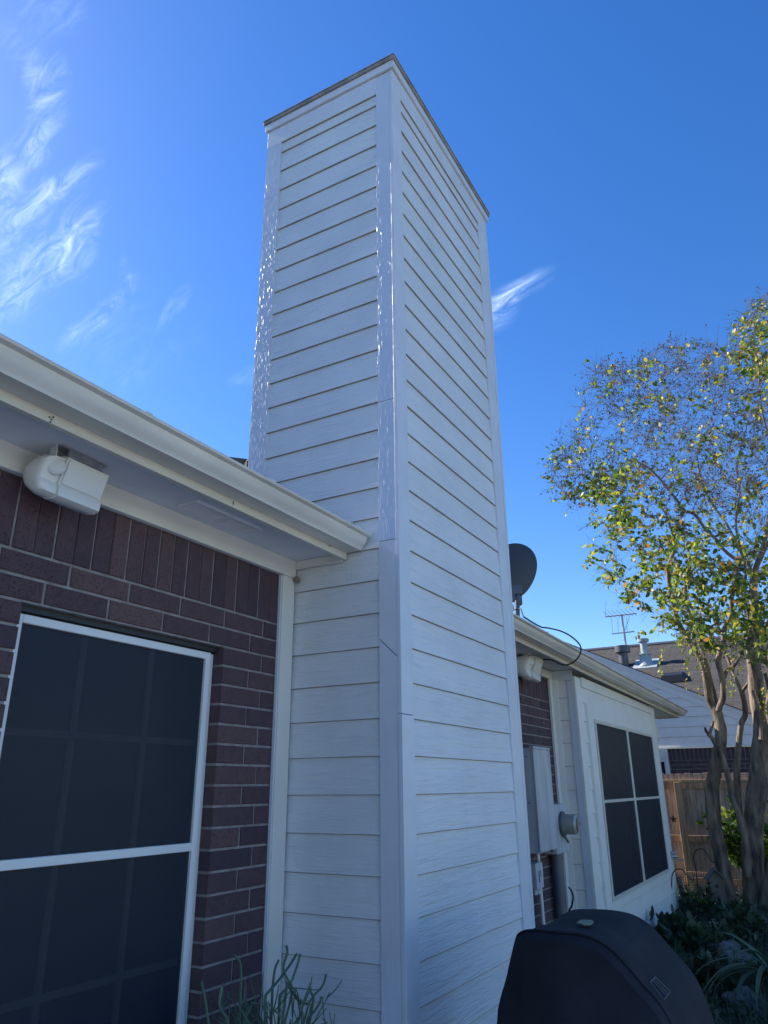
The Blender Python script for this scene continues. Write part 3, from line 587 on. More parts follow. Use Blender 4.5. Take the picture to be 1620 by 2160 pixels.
# ------------------------------------------------------------ small wall things at the bay end
c0 = Vector((7.78, .46, 2.27)); T = thing('wall_lamp', 'rounded beige lamp peeking out behind the far corner of the bay below the eave', 'wall lamp', c0)
b = MB(); b.lathe([(.02, -.17), (.07, -.14), (.095, -.06), (.095, .05), (.06, .11), (.03, .13)], c0 + Vector((-.02, 0, 0)), (0, .0, 1), 20); b.build('globe', M_['fascia'], T, smooth=True)
b = MB(); b.box(7.652, .43, 2.33, 7.80, .49, 2.37); b.build('arm', M_['galv'], T, bevel=.003)
c0 = at(1416, 1806, 1, .36); T = thing('outdoor_tap', 'small silver tap sticking out past the bottom far corner of the bay', 'tap', c0)
b = MB(); b.tube([c0 + Vector((-.1, .12, 0)), c0 + Vector((0, 0, 0)), c0 + Vector((.06, -.07, -.005))], .016, 10); b.build('spout', M_['galv'], T, smooth=True)
b = MB(); b.tube([c0 + Vector((-.03, -.01, .04)), c0 + Vector((.05, -.05, .04))], .014, 10); b.tube([c0 + Vector((0, 0, -.035)), c0 + Vector((.10, -.13, -.045))], .006, 8); b.build('handle', M_['galv'], T, smooth=True)

# ------------------------------------------------------------ grill under its cover
prof = [(-.27, -.02), (-.26, .55), (-.233, .782), (-.285, .941), (-.325, 1.055), (-.345, 1.085), (-.394, 1.10), (-.479, 1.103), (-.56, 1.102), (-.615, 1.095), (-.66, 1.078), (-.703, 1.049), (-.75, 1.0), (-.79, .955), (-.827, .92), (-.865, .86), (-.90, .75), (-.925, .55), (-.94, -.02)]
GS = .87
def near(mb): mb.v = [tuple(CP + (Vector(p) - CP) * GS) for p in mb.v]; return mb      # the grill stands clear of the wall
pr = spline([(0, a, b) for a, b in prof], 4); b = MB(); vs = []; xs_ = list(np.linspace(.245, .29, 3)) + list(np.linspace(.31, .93, 24)) + [.955, .965]
n = len(pr); cy_, cz_ = -.52, .62
ring = []
for i, x in enumerate(xs_):
    s_ = 1.0 if 1 < i < len(xs_) - 2 else (.985 if i in (1, len(xs_) - 2) else .955)
    for k, p in enumerate(pr):
        y, z = p.y, p.z; low = max(0, (1.0 - z))
        f_ = .016 * low * math.sin(x * 21 + k * .11) + .01 * noise.noise(Vector((x * 5, y * 6, z * 5)))
        yy = cy_ + (y - cy_) * s_ + (f_ if y < cy_ else -f_) * low * 2; zz = cz_ + (z - cz_) * s_ + .006 * noise.noise(Vector((x * 7, y * 7, 4))) - (.006 * math.sin((x - .28) / .67 * math.pi) if z > 1.05 else 0)
        vs.append((x, yy, zz))
fs = [(i * n + k, i * n + k + 1, (i + 1) * n + k + 1, (i + 1) * n + k) for i in range(len(xs_) - 1) for k in range(n - 1)]
b.add(vs, fs)
# near and far end panels with soft folds
for end, x0, sg in ((0, xs_[0], -1), (len(xs_) - 1, xs_[-1], 1)):
    R_ = [Vector(vs[end * n + k]) for k in range(n)]; base = len(b.v); nr = 16; grid = []
    cen = Vector((x0, -.5, -.02))
    for i in range(nr + 1):
        t_ = i / nr
        for k in range(n):
            p = R_[k].lerp(Vector((x0, R_[k].y * .15 + cen.y * .85, -.02)), t_)
            bul = .035 * math.sin(min(1, t_ * 1.6) * math.pi / 2) + .045 * math.sin(p.y * 30 + p.z * 5 + 2 * noise.noise(Vector((p.y * 4, p.z * 3, 1)))) * min(1, t_ * 2) * max(.15, 1.15 - p.z)
            grid.append((x0 + sg * bul, p.y, p.z))
    b.add(grid, [((i * n + k), (i * n + k + 1), ((i + 1) * n + k + 1), ((i + 1) * n + k)) for i in range(nr) for k in range(n - 1)])
gt = thing('grill_cover', 'black fabric cover over a barbecue grill in front of the chimney', 'barbecue grill', (.16, -.68, GZ + .075))
cv = near(b).build('cover', M_['cover'], gt, smooth=True)
for md in cv.modifiers: md.split_angle = math.radians(80)
b = MB(); e1 = [Vector(vs[2 * n + k]) + Vector((-.004, 0, .003)) for k in range(6, n - 6)]; b.tube(e1, .004, 5); near(b).build('seam', M_['cover'], gt, smooth=True)
# faint printed vent patch on the sloping front
b = MB(); P0 = at(1388, 2062, 1, -.79); P1 = at(1414, 2090, 1, -.82); P2 = at(1400, 2107, 1, -.84); P3 = at(1374, 2072, 1, -.81)
def onslope(px, py):     # meet the sloping front of the cover
    for t in np.arange(.5, 4, .002):
        p = CP + ray(px, py) * t
        if p.z < 1.06 and p.y > -.95:
            yy = np.interp(p.z, [.75, .86, .92, .955, 1.0, 1.049], [-.90, -.865, -.827, -.79, -.75, -.703])
            if p.y > yy - .012: return p
    return p
q4 = [onslope(*q) for q in ((1382, 2061), (1414, 2092), (1401, 2109), (1372, 2072))]
for i in range(4): b.tube([q4[i], q4[(i + 1) % 4]], .0016, 5)
for t_ in (.3, .55): b.tube([q4[0].lerp(q4[3], t_), q4[1].lerp(q4[2], t_)], .0012, 5)
near(b).build('vent_patch', M_['gray_dark'], gt)
b = MB(); lp = [at(*q, 2, 1.112) for q in ((1216, 1947), (1226, 1943), (1250, 1944), (1252, 1947), (1244, 1950), (1232, 1950), (1226, 1948.5))]
n7 = len(lp); up_ = Vector((0, 0, .002)); b.add([p + Vector((0, 0, .004 * math.sin(i))) for i, p in enumerate(lp)] + [p + up_ + Vector((0, 0, .004 * math.sin(i))) for i, p in enumerate(lp)], [tuple(range(n7))[::-1], tuple(range(n7, 2 * n7))] + [(i, (i + 1) % n7, n7 + (i + 1) % n7, n7 + i) for i in range(n7)])
tag(near(b).build('fallen_leaf', M_['pale_leaf'], origin=CP + (lp[0] - CP) * GS), 'single pale green leaf lying on top of the black grill cover', 'leaf')

# ------------------------------------------------------------ wooden fence
XF = 10.0; FT = 1.785
fence = thing('wooden_fence', 'brown cedar privacy fence with dog eared boards between the two houses', 'fence', (XF, 0, GZ))
pk = MB(); y = 4.2
while y > -6:
    wd = .128; h = FT + random.uniform(-.010, .010); j = random.uniform(-.004, .004); e = .022
    prof = [(y, .05), (y, h - .035), (y - e * .35, h - .012), (y - e, h), (y - wd + e, h), (y - wd + e * .35, h - .012), (y - wd, h - .035), (y - wd, .05)]
    pk.prism(prof, lambda a, z: (XF + j, a, z), lambda a, z: (XF + .016 + j, a, z)); y -= .1335
pk.build('pickets', M_['cedar_gray'], fence, bevel=.002)
b = MB(); b.box(XF - .035, -6, 1.655, XF - .006, 4.2, 1.690); b.build('top_rail', M_['post'], fence, bevel=.003)
b = MB(); b.box(XF - .022, -6, 1.56, XF - .0065, 4.2, 1.6545); b.build('top_rail', M_['cedar'], fence, bevel=.003)
b = MB(); b.box(XF - .04, -6, .82, XF - .0065, 4.2, .91); b.build('middle_rail', M_['cedar'], fence, bevel=.003)
b = MB(); b.box(XF - .04, -6, .25, XF - .0065, 4.2, .34); b.build('bottom_rail', M_['cedar'], fence, bevel=.003)
for yy in (.555, 2.95, -1.85, -4.25):
    b = MB(); b.box(XF - .135, yy - .045, 0, XF - .042, yy + .045, 1.652); b.build('post', M_['post'], fence, bevel=.004)
# metal star on the fence
c0 = at(1421, 1728, 0, XF - .012); b = MB(); pr = []
for k in range(10):
    a = math.pi / 2 + k * math.pi / 5; r_ = .055 if k % 2 == 0 else .023; pr.append((math.cos(a) * r_, math.sin(a) * r_))
n = 10; v = [(c0.x, c0.y + a, c0.z + z) for a, z in pr] + [(c0.x - .014, c0.y, c0.z)] ; b.add(v + [(c0.x + .005, c0.y + a, c0.z + z) for a, z in pr], [(i, (i + 1) % n, n) for i in range(n)] + [(i, (i + 1) % n, 11 + (i + 1) % n, 11 + i) for i in range(n)])
tag(b.build('star_ornament', M_['iron'], origin=c0), 'small dark metal star hanging on the fence boards beside the post', 'ornament')

# ------------------------------------------------------------ neighbouring house
XN = 12.0; nb = thing('neighbor_house', 'neighbouring house with white gable siding, brick below and dark shingle roof behind the fence', 'house', (XN + 1, 0, GZ))
SL = .4935; RK = lambda y: 2.724 + SL * (y + .573)          # rake line
w = MB(); 
laps(w, (XN, -1.8, 0), (0, 1, 0), (-1, 0, 0), 7.8, 2.255, 2.60, .172, 2.255)
# gable laps clipped to the rake
z = 2.599
while z < 5.4:
    y0 = max(-1.8, (z + .175 - 2.724) / SL - .573 + .01)
    if y0 < 6: laps(w, (XN, y0, 0), (0, 1, 0), (-1, 0, 0), 6 - y0, z, z + .1715, .172, 2.255)
    z += .172
w.build('gable_siding', [M_['far_siding'], M_['lap_shade']], nb)
w = MB(); w.box(XN - .02, -1.8, 2.235, XN - .0, 6, 2.2545); w.box(XN - .025, .985, 2.075, XN + .002, 1.75, 2.2345); w.build('trim_board', M_['frieze'], nb, bevel=.003)
w = MB()
def nbrick(ya, yb, za, zb, j): w.box(XN + .010 + j, ya, za, XN + .1, yb, zb, 0, random.gauss(.45, .18))
yy = -1.8
while yy < .975: nbrick(yy + .006, min(yy + .069, .975), 2.03, 2.228, random.uniform(-.002, .002)); yy += .0755
k = 0; z = 2.024
while z > .1:
    yy = -1.8 - (.1 if k % 2 else 0)
    while yy < .975:
        a, c_ = max(yy + .005, -1.8), min(yy + .2, .975)
        if c_ - a > .02: nbrick(a, c_, z - .066, z - .003, random.uniform(-.0015, .0015))
        yy += .205
    z -= .0745; k += 1
w.box(XN + .016, -1.8, .05, XN + .12, .978, 2.234, 1); w.build('brick_wall', [M_['brick'], M_['mortar']], nb, tint=True)
w = MB(); w.box(XN + .02, .98, .05, XN + .12, 6, 2.234); w.box(XN + .12, -1.8, .05, 22, -1.7, 2.6); w.build('side_wall', M_['siding'], nb)
wn_ = MB(); wn_.box(XN + .010, 1.03, 1.0, XN + .015, 1.72, 2.05); wo = wn_.build('window', M_['glass'], nb)
c = MB(); 
for (a0, a1, z0, z1) in ((.985, 1.06, .98, 2.07), (1.69, 1.76, .98, 2.07)): c.box(XN - .02, a0, z0, XN + .019, a1, z1)
c.box(XN - .019, 1.061, 2.01, XN + .019, 1.689, 2.07); c.box(XN - .019, 1.061, .98, XN + .019, 1.689, 1.04); c.build('window_frame', M_['screen_frame'], wo, bevel=.003)
c = MB(); c.box(XN + .002, 1.06, 1.04, XN + .008, 1.69, 2.01); c.build('screen', M_['screen'], wo)
# rake fascia and gable roof sheet
def rake(mb, y0, y1, dx0, dx1, dz0, dz1): mb.add([(XN + dx0, y0, RK(y0) + dz0), (XN + dx1, y0, RK(y0) + dz0), (XN + dx1, y0, RK(y0) + dz1), (XN + dx0, y0, RK(y0) + dz1), (XN + dx0, y1, RK(y1) + dz0), (XN + dx1, y1, RK(y1) + dz0), (XN + dx1, y1, RK(y1) + dz1), (XN + dx0, y1, RK(y1) + dz1)], [(0, 1, 2, 3), (5, 4, 7, 6), (4, 5, 1, 0), (3, 2, 6, 7), (0, 3, 7, 4), (1, 5, 6, 2)])
w = MB(); rake(w, -2.0, 4.6, -.005, .02, -.19, -.006); w.build('rake_board', M_['far_siding'], nb)
w = MB(); rake(w, -2.0, 4.6, -.022, -.006, -.075, -.004); w.build('rake_board', M_['far_siding'], nb)
w = MB(); w.v = [(XN - .04, -2.0, RK(-2.0)), (XN + 5, -2.0, RK(-2.0)), (XN + 5, 4.6, RK(4.6)), (XN - .04, 4.6, RK(4.6)), (XN - .04, -2.0, RK(-2.0) + .012), (XN + 5, -2.0, RK(-2.0) + .012), (XN + 5, 4.6, RK(4.6) + .012), (XN - .04, 4.6, RK(4.6) + .012)]
w.f = [(0, 3, 2, 1), (4, 5, 6, 7), (0, 1, 5, 4), (3, 7, 6, 2), (0, 4, 7, 3), (1, 2, 6, 5)]; w.mi = [0] * 6; w.tint = [.5] * 6
w.uv = []
for f in w.f: w.uv += [(w.v[i][0], w.v[i][1] * 1.115) for i in f]
w.build('gable_roof', M_['shingle'], nb)
# main roof behind, slope towards the camera
XR0, XR1 = 12.3, 16.6; ZR = lambda x: 2.65 + .5 * (x - 12.1)
w = MB(); roof_slope(w, [(XR0, -9, ZR(XR0)), (XR1, -9, ZR(XR1)), (XR1, 12, ZR(XR1)), (XR0, 12, ZR(XR0))], [(-9, XR0 * L_), (-9, XR1 * L_), (12, XR1 * L_), (12, XR0 * L_)])
roof_slope(w, [(XR1, -9, ZR(XR1)), (XR1 + 4.3, -9, ZR(XR0)), (XR1 + 4.3, 12, ZR(XR0)), (XR1, 12, ZR(XR1))], [(-9, XR0), (-9, XR1), (12, XR1), (12, XR0)])
mr_ = w.build('roof', M_['shingle'], nb)
w = MB(); w.tube([(XR1, -9, ZR(XR1) + .0), (XR1, 12, ZR(XR1) + .0)], .055, 8); w.build('ridge_cap', M_['gray_dark'], mr_)
def onroof(px, py):
    r_ = ray(px, py); # CP + t r : z = 2.65+.5(x-12.1)
    t = (2.65 + .5 * (CP.x - 12.1) - CP.z) / (r_.z - .5 * r_.x); return CP + r_ * t
p = onroof(1317, 1404); q = at(1317, 1362, 0, p.x); b = MB(); hgt = q.z - p.z
b.lathe([(.11, -.1), (.105, hgt * .62), (.105, hgt * .64), (.175, hgt * .66), (.18, hgt * .98), (.15, hgt)], p, seg=20); b.build('flue_pipe', M_['gray_dark'], mr_, smooth=True)
p = onroof(1363, 1401); q = at(1357, 1347, 0, p.x); hgt = q.z - p.z; b = MB()
b.lathe([(.19, -.05), (.15, .04), (.12, .20), (.16, .215), (.16, .235), (.085, .25), (.08, hgt * .86), (.125, hgt * .87), (.13, hgt * .98), (.10, hgt)], p, seg=20)
e = .27; b.add([(p.x - e, p.y - e, p.z - .5 * e + .02), (p.x + e, p.y - e, p.z + .5 * e + .02), (p.x + e, p.y + e, p.z + .5 * e + .02), (p.x - e, p.y + e, p.z - .5 * e + .02), (p.x - e, p.y - e, p.z - .5 * e - .02), (p.x + e, p.y - e, p.z + .5 * e - .02), (p.x + e, p.y + e, p.z + .5 * e - .02), (p.x - e, p.y + e, p.z - .5 * e - .02)], [(0, 1, 2, 3), (7, 6, 5, 4), (0, 4, 5, 1), (1, 5, 6, 2), (2, 6, 7, 3), (3, 7, 4, 0)])
b.build('vent_pipe', M_['pvc'], mr_, smooth=True)
p = onroof(1420, 1433); b = MB(); b.add([(p.x - .2, p.y - .26, p.z - .08), (p.x + .2, p.y - .26, p.z + .12), (p.x + .2, p.y + .26, p.z + .12), (p.x - .2, p.y + .26, p.z - .08), (p.x - .17, p.y - .2, p.z + .07), (p.x + .15, p.y - .2, p.z + .17), (p.x + .15, p.y + .2, p.z + .17), (p.x - .17, p.y + .2, p.z + .07)], [(0, 1, 2, 3)[::-1], (4, 5, 6, 7), (0, 1, 5, 4), (1, 2, 6, 5), (2, 3, 7, 6), (3, 0, 4, 7)]); b.build('roof_vent', M_['black'], mr_)
# TV antenna
XA = 17.2; at_b = at(1321, 1368, 0, XA); at_t = at(1311, 1296, 0, XA); T = thing('tv_antenna', 'silver rooftop television antenna on a thin mast above the neighbouring roof', 'antenna', (at_b.x, at_b.y, at_b.z - .4))
b = MB(); b.tube([at_b - Vector((0, 0, .4)), at_b, at_t], .03, 8); b.build('mast', M_['galv'], T)
for (l, r_) in (((1277, 1301), (1343, 1294)), ((1291, 1337), (1338, 1332))):
    b = MB(); A_ = at(*l, 0, XA - .04); B_ = at(*r_, 0, XA - .04); b.tube([A_, B_], .016, 6)
    b.build('boom', M_['galv'], T)
b = MB()
for (l, r_) in (((1278, 1268), (1277, 1301)), ((1290, 1306), (1292, 1337)), ((1303, 1303), (1304, 1336)), ((1322, 1301), (1323, 1334)), ((1330, 1296), (1318, 1330))): b.tube([at(*l, 0, XA - .08), at(*r_, 0, XA - .08)], .007, 5)
for i in range(7):
    p = at(1282 + i * 9, 1300 - i, 0, XA - .04); b.tube([p + Vector((-.5, 0, .04)), p + Vector((.5, 0, .04))], .006, 5)
b.build('rod', M_['galv'], T)

# ------------------------------------------------------------ crape myrtle
XT = 8.6
tree = thing('crape_myrtle', 'multi trunked crape myrtle with bare twigs, seed pods and yellow green leaves beside the fence', 'tree', (8.7, -.35, GZ))
def lim(pts, w0, w1, x0=XT, x1=None):
    """pts in photo pixels, traced in the plane x, widths in photo pixels"""
    x1 = x0 if x1 is None else x1; n = len(pts); o = []
    for i, (px, py) in enumerate(pts):
        t = i / (n - 1); x = x0 + (x1 - x0) * t; p = at(px, py, 0, x); d = (p - CP).dot(Vector(CAMF)); o.append((p, .88 * (w0 + (w1 - w0) * t) * d / FPX / 2))
    return o
limbs = [
 lim([(1548, 1965), (1540, 1905), (1527, 1850), (1517, 1789), (1506, 1728), (1502, 1667), (1509, 1624), (1518, 1575), (1521, 1545), (1516, 1514), (1508, 1490)], 38, 24),
 lim([(1510, 1500), (1497, 1478), (1493, 1452), (1488, 1424), (1482, 1400), (1470, 1376), (1456, 1355), (1440, 1332), (1428, 1305), (1422, 1280)], 17, 12, XT, XT - .3),
 lim([(1422, 1282), (1414, 1248), (1409, 1200), (1421, 1165), (1424, 1140), (1414, 1112), (1405, 1085), (1380, 1050)], 12, 4, XT - .3, XT - .5),
 lim([(1512, 1496), (1504, 1462), (1496, 1430), (1488, 1396), (1478, 1362), (1468, 1330), (1457, 1300), (1447, 1270), (1446, 1235), (1455, 1190), (1450, 1150)], 15, 6, XT + .1, XT + .3),
 lim([(1516, 1500), (1519, 1487), (1524, 1474), (1525, 1449), (1522, 1423), (1516, 1401), (1518, 1378), (1525, 1356), (1527, 1336), (1531, 1318), (1541, 1304), (1544, 1284), (1543, 1264), (1548, 1240), (1550, 1223), (1556, 1199), (1563, 1180)], 15, 9, XT - .1, XT - .2),
 lim([(1563, 1182), (1547, 1176), (1524, 1157), (1508, 1135), (1489, 1118), (1466, 1086), (1443, 1076), (1428, 1055), (1411, 1034), (1388, 1006), (1366, 986), (1345, 974)], 9, 5, XT - .2, XT - .5),
 lim([(1528, 1430), (1534, 1414), (1550, 1402), (1563, 1381), (1572, 1364), (1577, 1343), (1582, 1325), (1579, 1304), (1575, 1280), (1570, 1242), (1573, 1215), (1571, 1190)], 9, 6, XT - .1, XT + .1),
 lim([(1578, 1850), (1577, 1804), (1571, 1758), (1559, 1718), (1544, 1682), (1535, 1636), (1524, 1598), (1504, 1560), (1495, 1549)], 20, 9, XT - .15),
 lim([(1495, 1549), (1489, 1541), (1487, 1534)], 8, 5, XT - .15), lim([(1497, 1548), (1502, 1532), (1505, 1520)], 8, 5, XT - .15),
 lim([(1572, 1765), (1559, 1715), (1556, 1667), (1554, 1621), (1558, 1584), (1560, 1553), (1564, 1526), (1572, 1508), (1570, 1483), (1563, 1453)], 17, 12, XT + .15),
 lim([(1564, 1458), (1553, 1434), (1546, 1419), (1537, 1395), (1529, 1373), (1523, 1340), (1505, 1300)], 9, 5, XT + .15, XT + .5),
 lim([(1565, 1458), (1574, 1447), (1583, 1432), (1590, 1410), (1604, 1380), (1612, 1340), (1625, 1290)], 9, 5, XT + .15, XT - .2),
 lim([(1592, 1965), (1590, 1900), (1587, 1789), (1590, 1728), (1598, 1660), (1603, 1600), (1606, 1540), (1602, 1490), (1596, 1456), (1594, 1428), (1590, 1401), (1587, 1373), (1586, 1351), (1592, 1320), (1592, 1290), (1589, 1252), (1590, 1225), (1594, 1200), (1610, 1150), (1625, 1080)], 54, 9, XT + .05),
 lim([(1605, 1560), (1603, 1530), (1600, 1512), (1596, 1484), (1588, 1456)], 10, 6, XT - .12),
 lim([(1610, 1950), (1622, 1870), (1640, 1790), (1652, 1700), (1648, 1600), (1655, 1500), (1640, 1420), (1625, 1380), (1640, 1300), (1650, 1200), (1640, 1100)], 36, 9, XT - .1, XT - .4),
 lim([(1640, 1560), (1626, 1530), (1618, 1495), (1622, 1460), (1614, 1420)], 12, 7, XT - .2),
 lim([(1592, 1240), (1583, 1200), (1560, 1160), (1535, 1110), (1500, 1060), (1478, 1010), (1470, 960)], 8, 4, XT, XT + .7),
 lim([(1572, 1195), (1560, 1150), (1552, 1100), (1560, 1040), (1555, 980), (1575, 900)], 7, 3, XT, XT + .3),
 lim([(1600, 1190), (1640, 1090), (1640, 980), (1610, 880), (1600, 790)], 8, 3, XT, XT - .4),
]
for i, l in enumerate(limbs):
    b = MB(); P_ = spline([q[0] for q in l], 5); R_ = np.interp(np.linspace(0, len(l) - 1, len(P_)), range(len(l)), [q[1] for q in l])
    R_ = [r_ * (1 + .09 * noise.noise(Vector((k * .35, i, 0)))) for k, r_ in enumerate(R_)]
    seg = 12 if l[0][1] > .03 else 8
    b.tube(P_, R_, seg)
    if seg == 12:
        for k, v in enumerate(b.v):
            q = Vector(v); c_ = P_[k // seg]; d_ = q - c_; b.v[k] = tuple(c_ + d_ * (1 + .16 * noise.noise(Vector((q.x * 9, q.y * 9, q.z * 2.2)))))
    b.build('trunk', M_['bark'], tree, smooth=True)
# crown outline (photo pixels) -> targets in a volume of real depth
poly = [(1162, 995), (1180, 915), (1212, 885), (1240, 800), (1262, 768), (1330, 775), (1375, 735), (1440, 722), (1535, 728), (1562, 690), (1578, 655), (1620, 618), (1800, 600), (1950, 800), (1950, 1250), (1800, 1430), (1560, 1400), (1500, 1400), (1450, 1370), (1395, 1320), (1330, 1275), (1275, 1235), (1240, 1180), (1210, 1150), (1225, 1110), (1195, 1060), (1165, 1035)]
def inside(x, y):
    c_ = False; n = len(poly)
    for i in range(n):
        x1, y1 = poly[i]; x2, y2 = poly[(i + 1) % n]
        if (y1 > y) != (y2 > y) and x < (x2 - x1) * (y - y1) / (y2 - y1) + x1: c_ = not c_
    return c_
nodes = []; nr_ = []
for l in limbs:
    P_ = spline([q[0] for q in l], 4)
    for k, p in enumerate(P_):
        if p.z > 2.9: nodes.append(p); nr_.append(max(.008, min(.02, l[0][1] * .5)))
nodes = [np.array(p) for p in nodes]; nd = np.zeros((40000, 3)); cnt = len(nodes); nd[:cnt] = nodes
rad = np.zeros(40000); rad[:cnt] = [min(r_, .016) for r_ in nr_]; 
tg = []
while len(tg) < 1900:
    px, py = random.uniform(1155, 1950), random.uniform(600, 1430)
    if not inside(px, py): continue
    if px > 1680 and random.random() < .6: continue
    edge = min(1, max(.15, (px - 1150) / 260)); hx = 1.5 * edge
    dx = random.uniform(-1, 1) * hx
    if py > 1060 and abs(dx) < .55 and random.random() < .95: continue
    x = XT - .05 + dx; p = at(px, py, 0, x); tg.append((np.array(p), px, py))
base = np.array([8.7, -.6, 3.0]); tg.sort(key=lambda q: np.linalg.norm(q[0] - base))
tw = MB(); tips = []
for (p, px, py) in tg:
    d = nd[:cnt] - p; dist = np.sqrt((d * d).sum(1)) + np.where(nd[:cnt, 2] > p[2] + .05, .5 * (nd[:cnt, 2] - p[2]), 0)
    k = int(dist.argmin()); q = nd[k]; L2 = np.linalg.norm(p - q)
    if L2 < .05: continue
    outw = (q - base); outw = outw / (np.linalg.norm(outw) + 1e-6); mid = (p + q) / 2 + outw * .12 * L2 + np.array([0, 0, .10 * L2]) + rng.normal(0, .06, 3) * L2
    r0 = max(.0032, min(rad[k] * .72, .012)); nseg = max(3, int(L2 / .09)); pts = []
    for i in range(nseg + 1):
        t = i / nseg; pt = (1 - t) ** 2 * q + 2 * t * (1 - t) * mid + t * t * p + rng.normal(0, .008, 3) * (0 < i < nseg); pts.append(pt)
    rs = [r0 * (1 - .5 * i / nseg) for i in range(nseg + 1)]
    tw.tube([Vector(a) for a in pts], rs, 4, cap=False)
    for i in range(1, nseg + 1):
        nd[cnt] = pts[i]; rad[cnt] = rs[i]; cnt += 1
    tips.append((pts[-1], (pts[-1] - pts[-2]) / (np.linalg.norm(pts[-1] - pts[-2]) + 1e-9), px, py))
tw.build('branches', M_['twig'], tree)
# fine twigs with pods above, leaves below
ft = MB(); lf = MB(); pod = MB()
def leaf(p, d, s_, mi):
    d = Vector(d).normalized(); side = d.cross(Vector(rng.normal(0, 1, 3))).normalized(); nrm = d.cross(side); w_ = s_ * .27; m1 = p + d * s_ * .35; m2 = p + d * s_ * .7; dr = nrm * s_ * .10
    o_ = len(lf.v); lf.add([p, m1 + side * w_, m1 - side * w_, m2 + side * w_ * .85 + dr * .3, m2 - side * w_ * .85 + dr * .3, p + d * s_ + dr], [(0, 1, 2), (1, 3, 4, 2), (3, 5, 4)], mi)
def leafiness(px, py):
    a = 0.0
    a = max(a, .95 * math.exp(-((px - 1420) / 190) ** 2 - ((py - 1240) / 130) ** 2))
    a = max(a, .8 * math.exp(-((px - 1300) / 80) ** 2 - ((py - 1090) / 90) ** 2))
    a = max(a, .75 * math.exp(-((px - 1590) / 120) ** 2 - ((py - 1260) / 150) ** 2))
    a = max(a, .7 * math.exp(-((px - 1600) / 50) ** 2 - ((py - 740) / 70) ** 2))
    a = max(a, .9 * math.exp(-((px - 1250) / 60) ** 2 - ((py - 1170) / 50) ** 2))
    a = max(a, .5 * math.exp(-((px - 1700) / 120) ** 2 - ((py - 1250) / 250) ** 2))
    a = max(a, .08)
    return a
for (p, d, px, py) in tips:
    lv = leafiness(px, py); nt_ = rng.integers(3, 6)
    for k in range(nt_):
        dd = d * .8 + rng.normal(0, .55, 3) + np.array([0, 0, .25 if lv < .4 else -.1]); dd /= np.linalg.norm(dd); L3 = rng.uniform(.12, .38); st = p - d * rng.uniform(0, .15)
        cv_ = rng.normal(0, .25, 3); pts = [st + dd * L3 * t + cv_ * L3 * t * t * .7 + rng.normal(0, .006, 3) for t in (0, .33, .66, 1)]
        ft.tube([Vector(a) for a in pts], [.0026, .0022, .0018, .0012], 3, cap=False)
        # side twiglets
        for m_ in range(2):
            s0 = pts[1 + m_]; d4 = dd + rng.normal(0, .7, 3); d4 /= np.linalg.norm(d4); e4 = s0 + d4 * rng.uniform(.06, .16)
            ft.tube([Vector(s0), Vector(e4)], [.0018, .001], 3, cap=False)
            if lv < .5 and rng.random() < .36:
                for _ in range(rng.integers(1, 4)):
                    c_ = e4 + rng.normal(0, .014, 3); s_ = rng.uniform(.008, .014)
                    pod.add([c_ + np.array(o_) * s_ for o_ in ((1, 0, 0), (-1, 0, 0), (0, 1, 0), (0, -1, 0), (0, 0, 1.2), (0, 0, -1))], [(0, 2, 4), (2, 1, 4), (1, 3, 4), (3, 0, 4), (2, 0, 5), (1, 2, 5), (3, 1, 5), (0, 3, 5)])
        if rng.random() < lv * (.85 if py > 1150 else 1):
            nl_ = rng.integers(4, 9)
            for m_ in range(nl_):
                t = m_ / nl_; a = pts[0] * (1 - t) + pts[3] * t; dl = dd * .5 + rng.normal(0, .6, 3) + np.array([0, 0, -.35])
                r_ = rng.random(); warm = .16 if px < 1330 or py > 1150 else .3
                mi = 3 if r_ < .05 else 2 if r_ < warm else 1 if r_ < .55 else 0
                leaf(Vector(a), dl, rng.uniform(.055, .105), mi)
ft.build('twigs', M_['twig'], tree); pod.build('seed_pods', M_['pod'], tree)
# low hanging leafy sprays in front of the neighbour's roof
for (px, py, ex, ey) in ((1470, 1290, 1430, 1390), (1480, 1330, 1470, 1420), (1450, 1380, 1445, 1460), (1400, 1370, 1388, 1435), (1500, 1330, 1478, 1480), (1545, 1380, 1535, 1450), (1585, 1300, 1560, 1400), (1620, 1380, 1600, 1500), (1560, 1400, 1545, 1470), (1440, 1290, 1385, 1340), (1600, 1250, 1570, 1330), (1360, 1330, 1340, 1345), (1610, 1450, 1618, 1520), (1520, 1280, 1500, 1350)):
    A_ = at(px, py, 0, XT - .3); B_ = at(ex, ey, 0, XT - .4 + random.uniform(-.2, .1)); n5 = 10; pts = [A_.lerp(B_, i / n5) + Vector(rng.normal(0, .02, 3)) for i in range(n5 + 1)]
    ftb = MB(); 
    for i in range(n5):
        for _ in range(2): leaf(pts[i], Vector(rng.normal(0, .7, 3)) + Vector((0, 0, -.6)), rng.uniform(.035, .065), int(rng.choice([0, 1, 1, 2])))
    ftb.tube(pts, .003, 4); ftb.build('twig', M_['twig'], tree)
lf.build('leaves', [M_['leaf_green'], M_['leaf_lime'], M_['leaf_yellow'], M_['leaf_orange']], tree)

